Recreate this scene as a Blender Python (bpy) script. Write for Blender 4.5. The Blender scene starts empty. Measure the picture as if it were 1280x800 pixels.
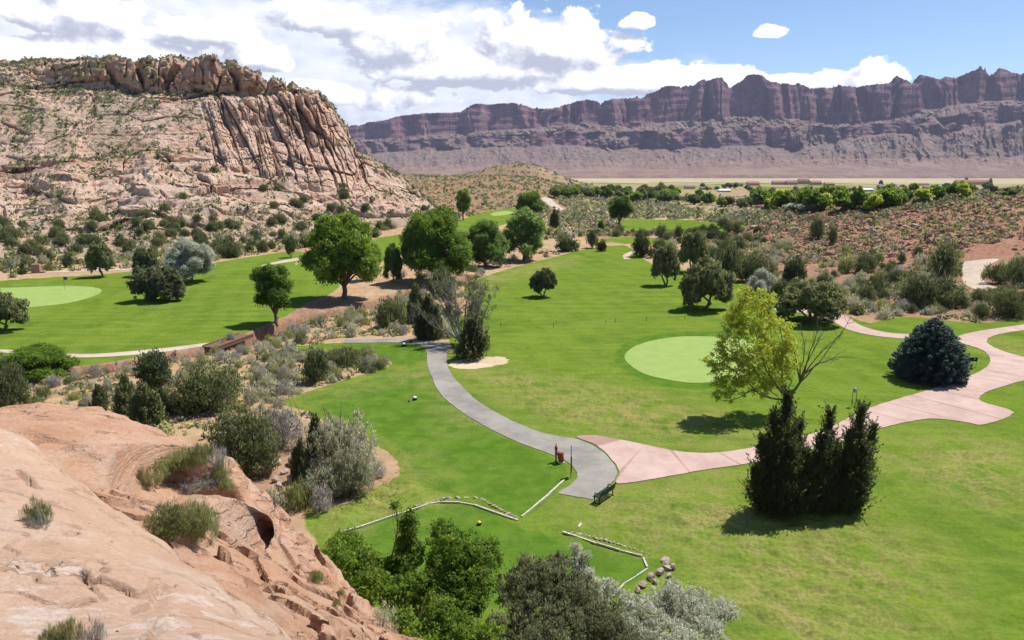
import bpy, math, random
import numpy as np
from mathutils import Vector, Matrix, geometry
R_ = math.radians
rng = np.random.default_rng(7)
random.seed(7)
S = bpy.context.scene
COL = S.collection

# ------------------------------------------------------------------ camera
FPX, CH, PITCH = 950.0, 20.0, R_(11.4)
cam_d = bpy.data.cameras.new('camera'); cam = bpy.data.objects.new('camera', cam_d); COL.objects.link(cam)
cam_d.sensor_width = 36; cam_d.lens = FPX/1280*36
cam_d.clip_start = 0.1; cam_d.clip_end = 30000
cam.location = (0, 0, CH); cam.rotation_euler = (R_(90)-PITCH, 0, 0)
S.camera = cam
S.render.resolution_x, S.render.resolution_y = 1024, 640

# ------------------------------------------------------------------ sun, sky, exposure
SUN_EL, SUN_AZ = R_(60), R_(54)         # azimuth clockwise from +Y
SUN = Vector((math.sin(SUN_AZ)*math.cos(SUN_EL), math.cos(SUN_AZ)*math.cos(SUN_EL), math.sin(SUN_EL)))
sd = bpy.data.lights.new('sun', 'SUN'); sd.energy = 4.4; sd.angle = R_(0.53); sd.color = (1.0, 0.955, 0.89)
so = bpy.data.objects.new('sun', sd); COL.objects.link(so); so.location = (0, 0, 300)
so.rotation_euler = SUN.to_track_quat('Z', 'Y').to_euler()
S.view_settings.view_transform = 'Standard'; S.view_settings.look = 'None'
S.view_settings.exposure = 0.50; S.view_settings.gamma = 1; S.view_settings.use_curve_mapping = False
S.cycles.max_bounces = 6; S.cycles.diffuse_bounces = 3; S.cycles.glossy_bounces = 2
S.cycles.transmission_bounces = 3; S.cycles.transparent_max_bounces = 4; S.cycles.volume_bounces = 1
S.cycles.use_denoising = True
S.cycles.sample_clamp_indirect = 6

W = bpy.data.worlds.new('World'); S.world = W; W.use_nodes = True
def world_nodes():
    nt = W.node_tree; N = nt.nodes; L = nt.links; N.clear()
    out = N.new('ShaderNodeOutputWorld')
    sky = N.new('ShaderNodeTexSky'); sky.sky_type = 'NISHITA'; sky.sun_disc = False
    sky.sun_elevation = SUN_EL; sky.sun_rotation = SUN_AZ
    sky.altitude = 1300; sky.air_density = 1.0; sky.dust_density = 0.25; sky.ozone_density = 4.5
    bg = N.new('ShaderNodeBackground'); bg.inputs[1].default_value = 0.092
    L.new(sky.outputs[0], bg.inputs[0])
    tc = N.new('ShaderNodeTexCoord'); sep = N.new('ShaderNodeSeparateXYZ'); L.new(tc.outputs['Generated'], sep.inputs[0])
    def M(op, a, b=None, c=None, clamp=False):
        n = N.new('ShaderNodeMath'); n.operation = op; n.use_clamp = clamp
        for i, v in enumerate((a, b, c)):
            if v is None: continue
            if isinstance(v, (int, float)): n.inputs[i].default_value = v
            else: L.new(v, n.inputs[i])
        return n.outputs[0]
    az = M('ARCTAN2', sep.outputs[0], sep.outputs[1])            # radians, 0 = straight ahead
    el = M('ARCSINE', sep.outputs[2])
    def vec(a, e, z):
        c = N.new('ShaderNodeCombineXYZ'); L.new(a, c.inputs[0]); L.new(e, c.inputs[1]); c.inputs[2].default_value = z
        return c.outputs[0]
    def smooth(x, lo, hi):
        n = N.new('ShaderNodeMapRange'); n.interpolation_type = 'SMOOTHSTEP'; n.clamp = True
        L.new(x, n.inputs[0]); n.inputs[1].default_value = lo; n.inputs[2].default_value = hi
        n.inputs[3].default_value = 0; n.inputs[4].default_value = 1
        return n.outputs[0]
    def noise(v, scale, detail, rough=0.55, dist=0.0):
        n = N.new('ShaderNodeTexNoise'); L.new(v, n.inputs['Vector']); n.inputs['Scale'].default_value = scale
        n.inputs['Detail'].default_value = detail; n.inputs['Roughness'].default_value = rough
        n.inputs['Distortion'].default_value = dist
        return n.outputs[0]
    def sky_ang(u, v):
        d = Vector(((u-640)/FPX, math.cos(PITCH)-(v-400)/FPX*math.sin(PITCH), -math.sin(PITCH)-(v-400)/FPX*math.cos(PITCH))).normalized()
        return math.atan2(d.x, d.y), math.asin(d.z)
    # cloud banks: (centre u, v in the direction they stand, half width, half height, weight); a flat base makes a cumulus
    def build(blobs, zseed, scale, thr, soft, stretch, amp, shift):
        de = M('MULTIPLY', el, stretch)
        def dens(off_a, off_e):
            a2 = M('ADD', az, off_a) if off_a else az
            e2 = M('ADD', el, off_e) if off_e else el
            n = noise(vec(a2, M('MULTIPLY', e2, stretch), zseed), scale, 9, 0.58, 0.15)
            n = M('SUBTRACT', n, 0.5)
            tot = None
            for (u, v, hw, hh, wt, base) in blobs:
                ca, ce = sky_ang(u, v)
                x = M('DIVIDE', M('SUBTRACT', a2, ca), hw/FPX)
                y = M('DIVIDE', M('SUBTRACT', e2, ce), hh/FPX)
                if base:   # below the centre the cloud ends quickly
                    y = M('MAXIMUM', y, M('MULTIPLY', y, -base)) if base > 0 else y
                d = M('SQRT', M('ADD', M('MULTIPLY', x, x), M('MULTIPLY', y, y)))
                f = M('MULTIPLY', M('SUBTRACT', 1.0, d), wt)
                f = M('MAXIMUM', f, -0.9)
                tot = f if tot is None else M('MAXIMUM', tot, f)
            return M('ADD', M('MULTIPLY', n, amp), tot)
        d0 = dens(0, 0); d1 = dens(shift[0], shift[1])
        mask = smooth(d0, thr, thr+soft)
        lit = M('SUBTRACT', d0, d1)
        return mask, lit, d0
    # high thin veil and broken stratocumulus on the left
    veil, vl, vd = build([(150, 60, 620, 105, 1.2, 0), (330, 110, 520, 90, 1.2, 0), (560, 75, 230, 75, 1.0, 0), (-400, 60, 500, 120, 1.1, 0)],
                         3.1, 9.0, 0.02, 0.50, 2.2, 1.3, (0.01, 0.008))
    # cumulus heaps
    cum, cl, cd = build([(505, 62, 75, 52, 1.2, 2.0), (320, 78, 52, 32, 1.2, 2.2), (690, 66, 105, 54, 1.3, 2.6), (600, 90, 190, 34, 1.0, 2.0),
                         (780, 106, 165, 26, 1.1, 2.2), (90, 20, 130, 30, .75, 1.5), (35, 74, 90, 28, 1.2, 2.0), (150, 80, 95, 30, 1.2, 2.0), (250, 40, 90, 26, .8, 1.6), (420, 30, 110, 24, .8, 1.6),
                         (792, 30, 26, 15, 1.1, 2.0), (962, 42, 24, 13, 1.1, 2.0), (998, 106, 75, 17, 1.2, 2.0), (1097, 103, 38, 24, 1.3, 2.0),
                         (400, 120, 150, 22, .8, 1.5), (910, 105, 70, 16, 1.0, 2)],
                        8.7, 19.0, 0.04, 0.16, 1.25, 2.4, (0.010, 0.013))
    # dark cloud bases
    cshade = smooth(cl, -0.42, 0.40)
    vshade = smooth(vl, -0.30, 0.22)
    def mixc(fac, c1, c2):
        n = N.new('ShaderNodeMix'); n.data_type = 'RGBA'
        L.new(fac, n.inputs[0])
        for i, c in ((6, c1), (7, c2)):
            if isinstance(c, tuple): n.inputs[i].default_value = (*c, 1)
            else: L.new(c, n.inputs[i])
        return n.outputs[2]
    vc = mixc(vshade, (.46, .50, .60), (.75, .77, .82))
    cc = mixc(cshade, (.39, .42, .51), (.89, .89, .90))
    # below the horizon line the sky keeps its own colour
    bv = N.new('ShaderNodeBackground'); L.new(vc, bv.inputs[0]); bv.inputs[1].default_value = 1.0
    bc = N.new('ShaderNodeBackground'); L.new(cc, bc.inputs[0]); bc.inputs[1].default_value = 1.0
    m1 = N.new('ShaderNodeMixShader'); L.new(M('MULTIPLY', veil, 0.9), m1.inputs[0]); L.new(bg.outputs[0], m1.inputs[1]); L.new(bv.outputs[0], m1.inputs[2])
    m2 = N.new('ShaderNodeMixShader'); L.new(cum, m2.inputs[0]); L.new(m1.outputs[0], m2.inputs[1]); L.new(bc.outputs[0], m2.inputs[2])
    L.new(m2.outputs[0], out.inputs[0])
world_nodes()

# ------------------------------------------------------------------ numeric helpers
_perm = np.random.default_rng(11).permutation(512).astype(np.int64)
_perm = np.concatenate([_perm % 256, _perm % 256])
_g3 = np.random.default_rng(5).normal(size=(256, 3)); _g3 /= np.linalg.norm(_g3, axis=1)[:, None]
def worley(x, y, z):
    """distance to the nearest and second nearest feature point"""
    x, y, z = [np.asarray(q, float) for q in (x, y, z)]; xi, yi, zi = [np.floor(q).astype(np.int64) for q in (x, y, z)]
    f1 = np.full(x.shape, 9.); f2 = np.full(x.shape, 9.); cid = np.zeros(x.shape)
    for i in (-1, 0, 1):
        for j in (-1, 0, 1):
            for k in (-1, 0, 1):
                h = _perm[(_perm[(_perm[(xi+i) & 255]+yi+j) & 255]+zi+k) & 255]; o = _g3[h]*.5+.5
                d = np.sqrt((x-xi-i-o[..., 0])**2+(y-yi-j-o[..., 1])**2+(z-zi-k-o[..., 2])**2)
                m = d < f1; f2 = np.where(m, f1, np.minimum(f2, d)); f1 = np.where(m, d, f1); cid = np.where(m, h/255., cid)
    return f1, f2, cid
def perlin(x, y, z=0.0):
    x, y, z = np.broadcast_arrays(np.asarray(x, float), np.asarray(y, float), np.asarray(z, float))
    xi = np.floor(x).astype(np.int64); yi = np.floor(y).astype(np.int64); zi = np.floor(z).astype(np.int64)
    xf, yf, zf = x-xi, y-yi, z-zi
    def fade(t): return t*t*t*(t*(t*6-15)+10)
    u, v, w = fade(xf), fade(yf), fade(zf)
    xi &= 255; yi &= 255; zi &= 255
    def g(i, j, k):
        h = _perm[(_perm[(_perm[(xi+i) & 255]+yi+j) & 255]+zi+k) & 255]
        gr = _g3[h]
        return gr[..., 0]*(xf-i)+gr[..., 1]*(yf-j)+gr[..., 2]*(zf-k)
    def lerp(a, b, t): return a+t*(b-a)
    return 1.6*lerp(lerp(lerp(g(0,0,0), g(1,0,0), u), lerp(g(0,1,0), g(1,1,0), u), v),
                lerp(lerp(g(0,0,1), g(1,0,1), u), lerp(g(0,1,1), g(1,1,1), u), v), w)
def fbm(x, y, z=0.0, o=4, rough=.5):
    s = 0; a = 1; f = 1; n = 0
    for i in range(o):
        s = s+a*perlin(x*f+i*17.3, y*f+i*9.1, z*f+i*3.7); n += a; a *= rough; f *= 2.03
    return s/n
def ridged(x, y, z=0.0, o=3):
    s = 0; a = 1; f = 1; n = 0
    for i in range(o):
        s = s+a*(1-2*np.abs(perlin(x*f+i*13.1, y*f+i*7.7, z*f+i*5.3))); n += a; a *= .5; f *= 2.1
    return s/n
def sstep(x, lo, hi):
    t = np.clip((x-lo)/(hi-lo), 0, 1); return t*t*(3-2*t)

CP, SP = math.cos(PITCH), math.sin(PITCH)
def ray(u, v):
    a = (u-640)/FPX; b = (v-400)/FPX
    return a, CP-b*SP, -SP-b*CP
def at(u, v, y):                       # the point seen at pixel u, v at ground distance y
    a, dy, dz = ray(u, v)
    return np.array((a/dy*y, y, CH+dz/dy*y))
def project(x, y, z):
    d = y*CP-(z-CH)*SP; up = y*SP+(z-CH)*CP
    return 640+FPX*x/d, 400-FPX*up/d

# gully polyline in plan (flat ground estimates)
def flat(u, v):
    a, dy, dz = ray(u, v); t = -CH/dz; return (a*t, dy*t)
GULLY = np.array([flat(-60, 486), flat(40, 474), flat(90, 466), flat(135, 461), flat(178, 453), flat(235, 443), flat(288, 433), flat(330, 418), flat(372, 398), flat(420, 390), flat(475, 377), flat(530, 360), flat(590, 345)])
def seg_dist(P, poly, closed=False):
    """distance, nearest segment parameter for an (n,2) array"""
    A = poly; B = np.roll(poly, -1, 0)
    if not closed: A, B = A[:-1], B[:-1]
    best = np.full(len(P), 1e9); tt = np.zeros(len(P))
    for i, (a, b) in enumerate(zip(A, B)):
        ab = b-a; l2 = (ab@ab)+1e-12
        t = np.clip(((P-a)@ab)/l2, 0, 1)
        d = np.hypot(P[:, 0]-a[0]-t*ab[0], P[:, 1]-a[1]-t*ab[1])
        m = d < best; best[m] = d[m]; tt[m] = i+t[m]
    return best, tt
def inside(P, poly):
    c = np.zeros(len(P), bool); n = len(poly); x, y = P[:, 0], P[:, 1]
    for i in range(n):
        x1, y1 = poly[i]; x2, y2 = poly[(i+1) % n]
        if y1 == y2: continue
        c ^= ((y1 > y) != (y2 > y)) & (x < (x2-x1)*(y-y1)/(y2-y1)+x1)
    return c
def sdist(P, poly, margin=30):
    """signed distance, positive inside; far points get -margin"""
    lo = poly.min(0)-margin; hi = poly.max(0)+margin
    m = ((P > lo) & (P < hi)).all(1)
    out = np.full(len(P), -float(margin))
    Q = P[m]
    if len(Q):
        d, _ = seg_dist(Q, poly, True); s = inside(Q, poly)
        out[m] = np.where(s, d, -d)
    return out

def hgt(x, y):
    x = np.asarray(x, float); y = np.asarray(y, float)
    sh = np.broadcast(x, y).shape
    x = np.broadcast_to(x, sh).ravel(); y = np.broadcast_to(y, sh).ravel()
    r = np.hypot(x, y)
    z = np.interp(r, [0, 300, 500, 800, 1500, 3000, 9000], [0, 0, -1.0, -6, -15, -24, -24])
    ys = np.maximum(y, 1); A = 640+FPX*x/(ys*CP+CH*SP)         # rough picture column
    und = perlin(x/34, y/34, 1.5)*.35+perlin(x/90+5, y/90, 2.5)*.5
    z = z+und*sstep(r, 50, 110)
    # right red hill
    Hc = np.interp(A, [830, 900, 960, 1050, 1150, 1280, 1500, 2200], [0, 2.6, 6.6, 10.2, 12.2, 13.6, 15, 15])
    b = sstep(r, 138, 238)*(1-sstep(r, 265, 360)); q = Hc*b > 1e-4
    if q.any():
        z = z.copy(); z[q] += Hc[q]*b[q]*(1+.10*fbm(x[q]/26, y[q]/26, 4))+b[q]*sstep(Hc[q], 0, 2)*fbm(x[q]/9, y[q]/9, 6)*.6
    # slope under the scrub on the right
    z = z+1.6*sstep(A, 1050, 1300)*sstep(r, 100, 140)*(1-sstep(r, 150, 200))
    # hills behind the trees in the middle
    Hm = np.interp(A, [380, 430, 500, 560, 620, 665, 700, 740, 800], [9, 12, 14.5, 14.0, 14.5, 13.5, 9, 4.0, 0])
    b = sstep(r, 330, 500)*(1-sstep(r, 560, 760)); q = Hm*b > 1e-4
    if q.any():
        z = z.copy(); z[q] += Hm[q]*b[q]*(1+.12*fbm(x[q]/40, y[q]/40, 3))+sstep(Hm[q], 0, 3)*b[q]*ridged(x[q]/30, y[q]/30, 3)*.9
    # far brown mound
    mx, my = at(652, 208, 1100)[:2]
    z = z+33*np.exp(-(((x-mx)/70)**2+((y-my)/110)**2))+12*np.exp(-(((x-mx+110)/80)**2+((y-my)/100)**2))
    # dry gully
    m = (r > 55) & (r < 200) & (x < 10) & (x > -130)
    if m.any():
        P = np.stack([x[m], y[m]], 1)
        P = P+np.stack([fbm(P[:, 0]/5, P[:, 1]/5, 1)*1.5, fbm(P[:, 0]/5, P[:, 1]/5, 9)*1.5], 1)
        d, t = seg_dist(P, GULLY)
        zz = z[m]; zz -= 2.0*(1-sstep(d, 1.1, 1.9)); z[m] = zz
    # lower tee is a shallow bowl below the upper ones
    return z.reshape(sh) if sh else float(z[0])

TG = np.geomspace(22, 6000, 420)
def ground(u, v):
    """where the line of sight through a point of the photograph meets the land"""
    a, dy, dz = ray(u, v)
    t = TG
    f = CH+dz*t-hgt(a*t, dy*t)
    i = np.argmax(f < 0) if (f < 0).any() else len(t)-1
    lo, hi = t[max(i-1, 0)], t[i]
    for _ in range(2):
        s_ = np.linspace(lo, hi, 24); f = CH+dz*s_-hgt(a*s_, dy*s_); i = np.argmax(f < 0) if (f < 0).any() else 23
        lo, hi = s_[max(i-1, 0)], s_[i]
    return np.array((a*hi, dy*hi, CH+dz*hi))
def gpoly(px): return np.array([ground(u, v)[:2] for u, v in px])
def smooth_closed(P, k=8):
    n = len(P); out = []
    for i in range(n):
        p0, p1, p2, p3 = P[(i-1) % n], P[i], P[(i+1) % n], P[(i+2) % n]
        for j in range(k):
            t = j/k
            out.append(.5*((2*p1)+(-p0+p2)*t+(2*p0-5*p1+4*p2-p3)*t*t+(-p0+3*p1-3*p2+p3)*t**3))
    return np.array(out)
def smooth_open(P, k=8):
    n = len(P); out = []
    for i in range(n-1):
        p0, p1, p2, p3 = P[max(i-1, 0)], P[i], P[i+1], P[min(i+2, n-1)]
        for j in range(k):
            t = j/k
            out.append(.5*((2*p1)+(-p0+p2)*t+(2*p0-5*p1+4*p2-p3)*t*t+(-p0+3*p1-3*p2+p3)*t**3))
    out.append(P[-1]); return np.array(out)

# ------------------------------------------------------------------ mesh helpers
def mesh_arrays(name, V, F, mat=None, attrs=None, smooth=False, mats=None, mi=None, vec=None):
    me = bpy.data.meshes.new(name)
    V = np.asarray(V, np.float32); F = np.asarray(F, np.int32)
    k = F.shape[1]
    me.vertices.add(len(V)); me.vertices.foreach_set('co', V.ravel())
    me.loops.add(F.size); me.loops.foreach_set('vertex_index', F.ravel())
    me.polygons.add(len(F)); me.polygons.foreach_set('loop_start', np.arange(0, F.size, k, dtype=np.int32))
    me.polygons.foreach_set('use_smooth', np.full(len(F), smooth))
    if mi is not None: me.polygons.foreach_set('material_index', np.asarray(mi, np.int32))
    me.update(calc_edges=True)
    if vec is not None:
        a = me.attributes.new('nrm', 'FLOAT_VECTOR', 'POINT'); a.data.foreach_set('vector', np.asarray(vec, np.float32).ravel())
    for kk, arr in (attrs or {}).items():
        a = me.attributes.new(kk, 'FLOAT', 'POINT'); a.data.foreach_set('value', np.asarray(arr, np.float32))
    for m in (mats or ([mat] if mat else [])): me.materials.append(m)
    return me
def link(name, me, parent=None, **tags):
    o = bpy.data.objects.new(name, me); COL.objects.link(o)
    if parent is not None: o.parent = parent
    for k, v in tags.items():
        if v: o[k] = v
    return o
class MB:
    def __init__(s): s.v = []; s.f = []; s.n = 0; s.m = []
    def add(s, V, F, mi=0):
        V = [tuple(p) for p in V]
        s.v += V; s.f += [tuple(i+s.n for i in f) for f in F]; s.m += [mi]*len(F); s.n += len(V)
    def box(s, c, size, rot=0, tilt=None, mi=0, taper=1.0):
        x, y, z = [d/2 for d in size]
        P = [Vector((sx*x*(taper if sz > 0 else 1), sy*y*(taper if sz > 0 else 1), sz*z)) for sz in (-1, 1) for sy in (-1, 1) for sx in (-1, 1)]
        M = Matrix.Rotation(rot, 3, 'Z')
        if tilt: M = M @ Matrix.Rotation(tilt[1], 3, tilt[0])
        P = [M @ p+Vector(c) for p in P]
        s.add(P, [(0, 2, 3, 1), (4, 5, 7, 6), (0, 1, 5, 4), (2, 6, 7, 3), (0, 4, 6, 2), (1, 3, 7, 5)], mi)
    def tube(s, pts, rad, n=6, mi=0, cap=True):
        pts = [Vector(p) for p in pts]; V = []; F = []
        for i, p in enumerate(pts):
            d = (pts[min(i+1, len(pts)-1)]-pts[max(i-1, 0)])
            if d.length < 1e-6: d = Vector((0, 0, 1))
            d.normalize(); a = d.orthogonal().normalized() if i == 0 else (a-d*a.dot(d)).normalized()
            b = d.cross(a); r = rad[i] if hasattr(rad, '__len__') else rad
            for k in range(n):
                t = 2*math.pi*k/n; V.append(p+(a*math.cos(t)+b*math.sin(t))*r)
        for i in range(len(pts)-1):
            for k in range(n):
                k2 = (k+1) % n; F.append((i*n+k, i*n+k2, (i+1)*n+k2, (i+1)*n+k))
        if cap: F.append(tuple(range(n))[::-1]); F.append(tuple((len(pts)-1)*n+k for k in range(n)))
        s.add(V, F, mi)
    def lathe(s, c, prof, n=16, mi=0):
        V = []; F = []
        for r, z in prof:
            for k in range(n):
                t = 2*math.pi*k/n; V.append((c[0]+r*math.cos(t), c[1]+r*math.sin(t), c[2]+z))
        for i in range(len(prof)-1):
            for k in range(n):
                k2 = (k+1) % n; F.append((i*n+k, i*n+k2, (i+1)*n+k2, (i+1)*n+k))
        F.append(tuple(range(n))[::-1]); F.append(tuple((len(prof)-1)*n+k for k in range(n)))
        s.add(V, F, mi)
    def mesh(s, name, mats, smooth=False):
        me = bpy.data.meshes.new(name); me.from_pydata(s.v, [], s.f)
        for m in (mats if isinstance(mats, (list, tuple)) else [mats]): me.materials.append(m)
        me.polygons.foreach_set('material_index', s.m)
        me.polygons.foreach_set('use_smooth', [smooth]*len(s.f)); me.update()
        return me

# ------------------------------------------------------------------ materials
class NT:
    def __init__(s, name):
        s.m = bpy.data.materials.new(name); s.m.use_nodes = True; s.t = s.m.node_tree; s.N = s.t.nodes; s.L = s.t.links
        s.b = s.N['Principled BSDF']; s.out = s.N['Material Output']
        s.b.inputs['Roughness'].default_value = .9; s.b.inputs['Specular IOR Level'].default_value = .15
    def pos(s):
        if not hasattr(s, '_p'): s._p = s.N.new('ShaderNodeNewGeometry')
        return s._p.outputs['Position']
    def mapping(s, v, scale, rot=(0, 0, 0)):
        n = s.N.new('ShaderNodeMapping'); s.L.new(v, n.inputs[0]); n.inputs['Scale'].default_value = scale; n.inputs['Rotation'].default_value = rot
        return n.outputs[0]
    def noise(s, scale, detail=4, rough=.55, v=None, dist=0, col=False):
        n = s.N.new('ShaderNodeTexNoise'); s.L.new(v if v is not None else s.pos(), n.inputs['Vector'])
        n.inputs['Scale'].default_value = scale; n.inputs['Detail'].default_value = detail
        n.inputs['Roughness'].default_value = rough; n.inputs['Distortion'].default_value = dist
        return n.outputs[1 if col else 0]
    def voro(s, scale, v=None, out=0, feature='F1'):
        n = s.N.new('ShaderNodeTexVoronoi'); s.L.new(v if v is not None else s.pos(), n.inputs['Vector']); n.inputs['Scale'].default_value = scale
        n.feature = feature
        return n.outputs[out]
    def attr(s, name):
        n = s.N.new('ShaderNodeAttribute'); n.attribute_name = name; return n.outputs['Fac']
    def math(s, op, a, b=None, clamp=False):
        n = s.N.new('ShaderNodeMath'); n.operation = op; n.use_clamp = clamp
        for i, v in enumerate((a, b)):
            if v is None: continue
            if isinstance(v, (int, float)): n.inputs[i].default_value = v
            else: s.L.new(v, n.inputs[i])
        return n.outputs[0]
    def step(s, x, lo, hi, a=0, b=1):
        n = s.N.new('ShaderNodeMapRange'); n.interpolation_type = 'SMOOTHSTEP'; s.L.new(x, n.inputs[0])
        for i, v in ((1, lo), (2, hi), (3, a), (4, b)): n.inputs[i].default_value = v
        return n.outputs[0]
    def mix(s, f, a, b, mode='MIX'):
        n = s.N.new('ShaderNodeMix'); n.data_type = 'RGBA'; n.blend_type = mode
        if isinstance(f, (int, float)): n.inputs[0].default_value = f
        else: s.L.new(f, n.inputs[0])
        for i, c in ((6, a), (7, b)):
            if isinstance(c, tuple): n.inputs[i].default_value = (*c[:3], 1)
            else: s.L.new(c, n.inputs[i])
        return n.outputs[2]
    def ramp(s, x, stops):
        n = s.N.new('ShaderNodeValToRGB'); s.L.new(x, n.inputs[0]); e = n.color_ramp.elements
        while len(e) < len(stops): e.new(.5)
        for k, (p, c) in enumerate(stops): e[k].position = p; e[k].color = (*c, 1)
        return n.outputs[0]
    def bump(s, h, strength=.5, dist=.1, prev=None):
        n = s.N.new('ShaderNodeBump'); s.L.new(h, n.inputs['Height']); n.inputs['Strength'].default_value = strength; n.inputs['Distance'].default_value = dist
        if prev is not None: s.L.new(prev, n.inputs['Normal'])
        return n.outputs[0]
    def color(s, c):
        if isinstance(c, tuple): s.b.inputs['Base Color'].default_value = (*c[:3], 1)
        else: s.L.new(c, s.b.inputs['Base Color'])
    def normal(s, n): s.L.new(n, s.b.inputs['Normal'])
def plain(name, c, rough=.6, metal=0, var=.15):
    t = NT(name); t.b.inputs['Roughness'].default_value = rough; t.b.inputs['Metallic'].default_value = metal
    n = t.noise(14, 3); d = tuple(x*(1-var) for x in c); e = tuple(min(1, x*(1+var)) for x in c)
    t.color(t.mix(t.step(n, .3, .7), d, e)); return t.m

def grass_color(t, base_only=False):
    p = t.pos()
    n1 = t.noise(.09, 5, .6); n2 = t.noise(.55, 5, .6); n3 = t.noise(3.2, 4, .65)
    n4 = t.noise(14, 3, .6); ns = t.noise(1, 4, .6, v=t.mapping(p, (.12, .55, .4), (0, 0, R_(24))))
    c = t.mix(t.step(n1, .35, .65), (.082, .158, .014), (.130, .208, .019))
    c = t.mix(t.step(ns, .42, .68), c, (.155, .235, .026))
    c = t.mix(t.math('MULTIPLY', t.step(n2, .50, .72), .5), c, (.19, .24, .042))
    c = t.mix(t.math('MULTIPLY', t.step(n3, .42, .72), .62), c, (.066, .118, .014))
    c = t.mix(t.math('MULTIPLY', t.step(n4, .48, .75), .5), c, (.22, .25, .06))
    return c, n3, n4

def mat_ground():
    t = NT('valley_land')
    g, n3, n4 = grass_color(t)
    dry = t.attr('dry'); red = t.attr('red'); gr = t.attr('grass'); mow = t.attr('mow'); straw = t.attr('straw'); scrub = t.attr('scrub')
    wv = t.N.new('ShaderNodeTexWave'); wv.wave_type = 'BANDS'; wv.bands_direction = 'X'; t.L.new(t.mapping(t.pos(), (1, 1, 1), (0, 0, R_(-14))), wv.inputs[0]); wv.inputs['Scale'].default_value = .075; wv.inputs['Distortion'].default_value = 3.0; wv.inputs['Detail'].default_value = 2; wv.inputs['Detail Scale'].default_value = .4
    g = t.mix(t.math('MULTIPLY', t.step(wv.outputs['Fac'], .35, .65), .16), g, (.19, .27, .03))
    # mown lawns are smoother and a little deeper
    n5 = t.noise(.8, 3)
    mown = t.mix(t.step(n5, .35, .7), (.062, .145, .013), (.100, .192, .018))
    mown = t.mix(t.math('MULTIPLY', t.step(n4, .4, .8), .3), mown, (.14, .21, .025))
    g = t.mix(mow, g, mown)
    nd = t.noise(.45, 5, .65); nd2 = t.noise(5, 4, .7)
    dryc = t.mix(t.step(nd2, .35, .65), (.20, .195, .048), (.33, .28, .115))
    df = t.math('MULTIPLY', t.step(t.math('ADD', nd, t.math('MULTIPLY', nd2, .45)), .50, .95), dry, True)
    g = t.mix(df, g, dryc)
    # bare soil
    s1 = t.noise(.12, 5, .6); s2 = t.noise(1.6, 5, .7); s3 = t.noise(11, 3, .6)
    soil = t.mix(t.step(s1, .4, .6), (.50, .33, .20), (.47, .265, .15))
    soil = t.mix(t.math('MULTIPLY', t.step(s2, .48, .68), .7), soil, (.30, .27, .13))
    soil = t.mix(t.math('MULTIPLY', t.step(s3, .5, .7), .5), soil, (.60, .45, .32))
    redc = t.mix(t.step(s2, .35, .6), (.225, .105, .070), (.37, .205, .14))
    soil = t.mix(t.math('MULTIPLY', red, t.step(s1, .25, .55, .75, 1)), soil, redc)
    sc = t.mix(t.step(t.noise(.35, 6, .75), .35, .6), (.14, .15, .075), (.25, .235, .14))
    soil = t.mix(t.math('MULTIPLY', scrub, t.step(t.noise(.6, 5, .7), .4, .55)), soil, sc)
    st = t.mix(t.step(t.noise(.004, 4, .6, v=t.mapping(t.pos(), (.25, 1, 1))), .4, .6), (.36, .31, .18), (.44, .36, .24))
    soil = t.mix(straw, soil, st)
    g = t.mix(t.math('MULTIPLY', t.step(t.noise(.28, 6, .7, dist=.8), .50, .70), .30), g, (.20, .265, .045))
    g = t.mix(t.math('MULTIPLY', t.step(t.noise(.16, 6, .7, dist=1.2), .52, .66), .40), g, (.070, .135, .012))
    edge = t.math('ADD', gr, t.math('MULTIPLY', t.math('SUBTRACT', t.noise(1.1, 5, .65), .5), .7))
    f = t.step(edge, .42, .58)
    t.color(t.mix(f, soil, g))
    h = t.math('ADD', t.math('MULTIPLY', n3, .5), t.math('MULTIPLY', n4, .35))
    h = t.math('ADD', h, t.math('MULTIPLY', t.noise(45, 2), .2))
    t.normal(t.bump(h, .55, .22)); t.b.inputs['Roughness'].default_value = 1; t.b.inputs['Specular IOR Level'].default_value = 0.0
    return t.m
def mat_green(name, c1, c2):
    t = NT(name); n = t.noise(.6, 4, .6); n2 = t.noise(9, 3)
    c = t.mix(t.step(n, .35, .65), c1, c2); c = t.mix(t.math('MULTIPLY', t.step(n2, .4, .7), .25), c, tuple(x*1.2 for x in c2))
    t.color(c); t.normal(t.bump(n2, .2, .03)); t.b.inputs['Specular IOR Level'].default_value = 0.0; return t.m
def mat_path(name, c1, c2, joint=False, stain=(.2, .15, .12)):
    t = NT(name); n = t.noise(.5, 5, .65); n2 = t.noise(7, 5, .7); n3 = t.noise(40, 2)
    c = t.mix(t.step(n, .35, .65), c1, c2)
    c = t.mix(t.math('MULTIPLY', t.step(n2, .5, .75), .35), c, stain)
    c = t.mix(t.math('MULTIPLY', t.step(n3, .45, .7), .25), c, tuple(min(1, x*1.25) for x in c2))
    if joint:
        v = t.math('ABSOLUTE', t.attr('joint')); 
        c = t.mix(t.step(v, 0.012, .035, .6, 0), c, (.25, .13, .105))
    vc_ = t.voro(.35, v=t.mapping(t.pos(), (1, 1, 1)), feature='DISTANCE_TO_EDGE'); c = t.mix(t.math('MULTIPLY', t.step(vc_, .0, .008, 1, 0), .3 if not joint else .0), c, tuple(x*.45 for x in c1))
    lng = t.noise(.18, 3); c = t.mix(t.math('MULTIPLY', t.step(lng, .45, .65), .3), c, tuple(min(1, x*1.3) for x in c2))
    t.color(c); t.normal(t.bump(t.math('ADD', n2, n3), .3, .02)); return t.m
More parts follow.
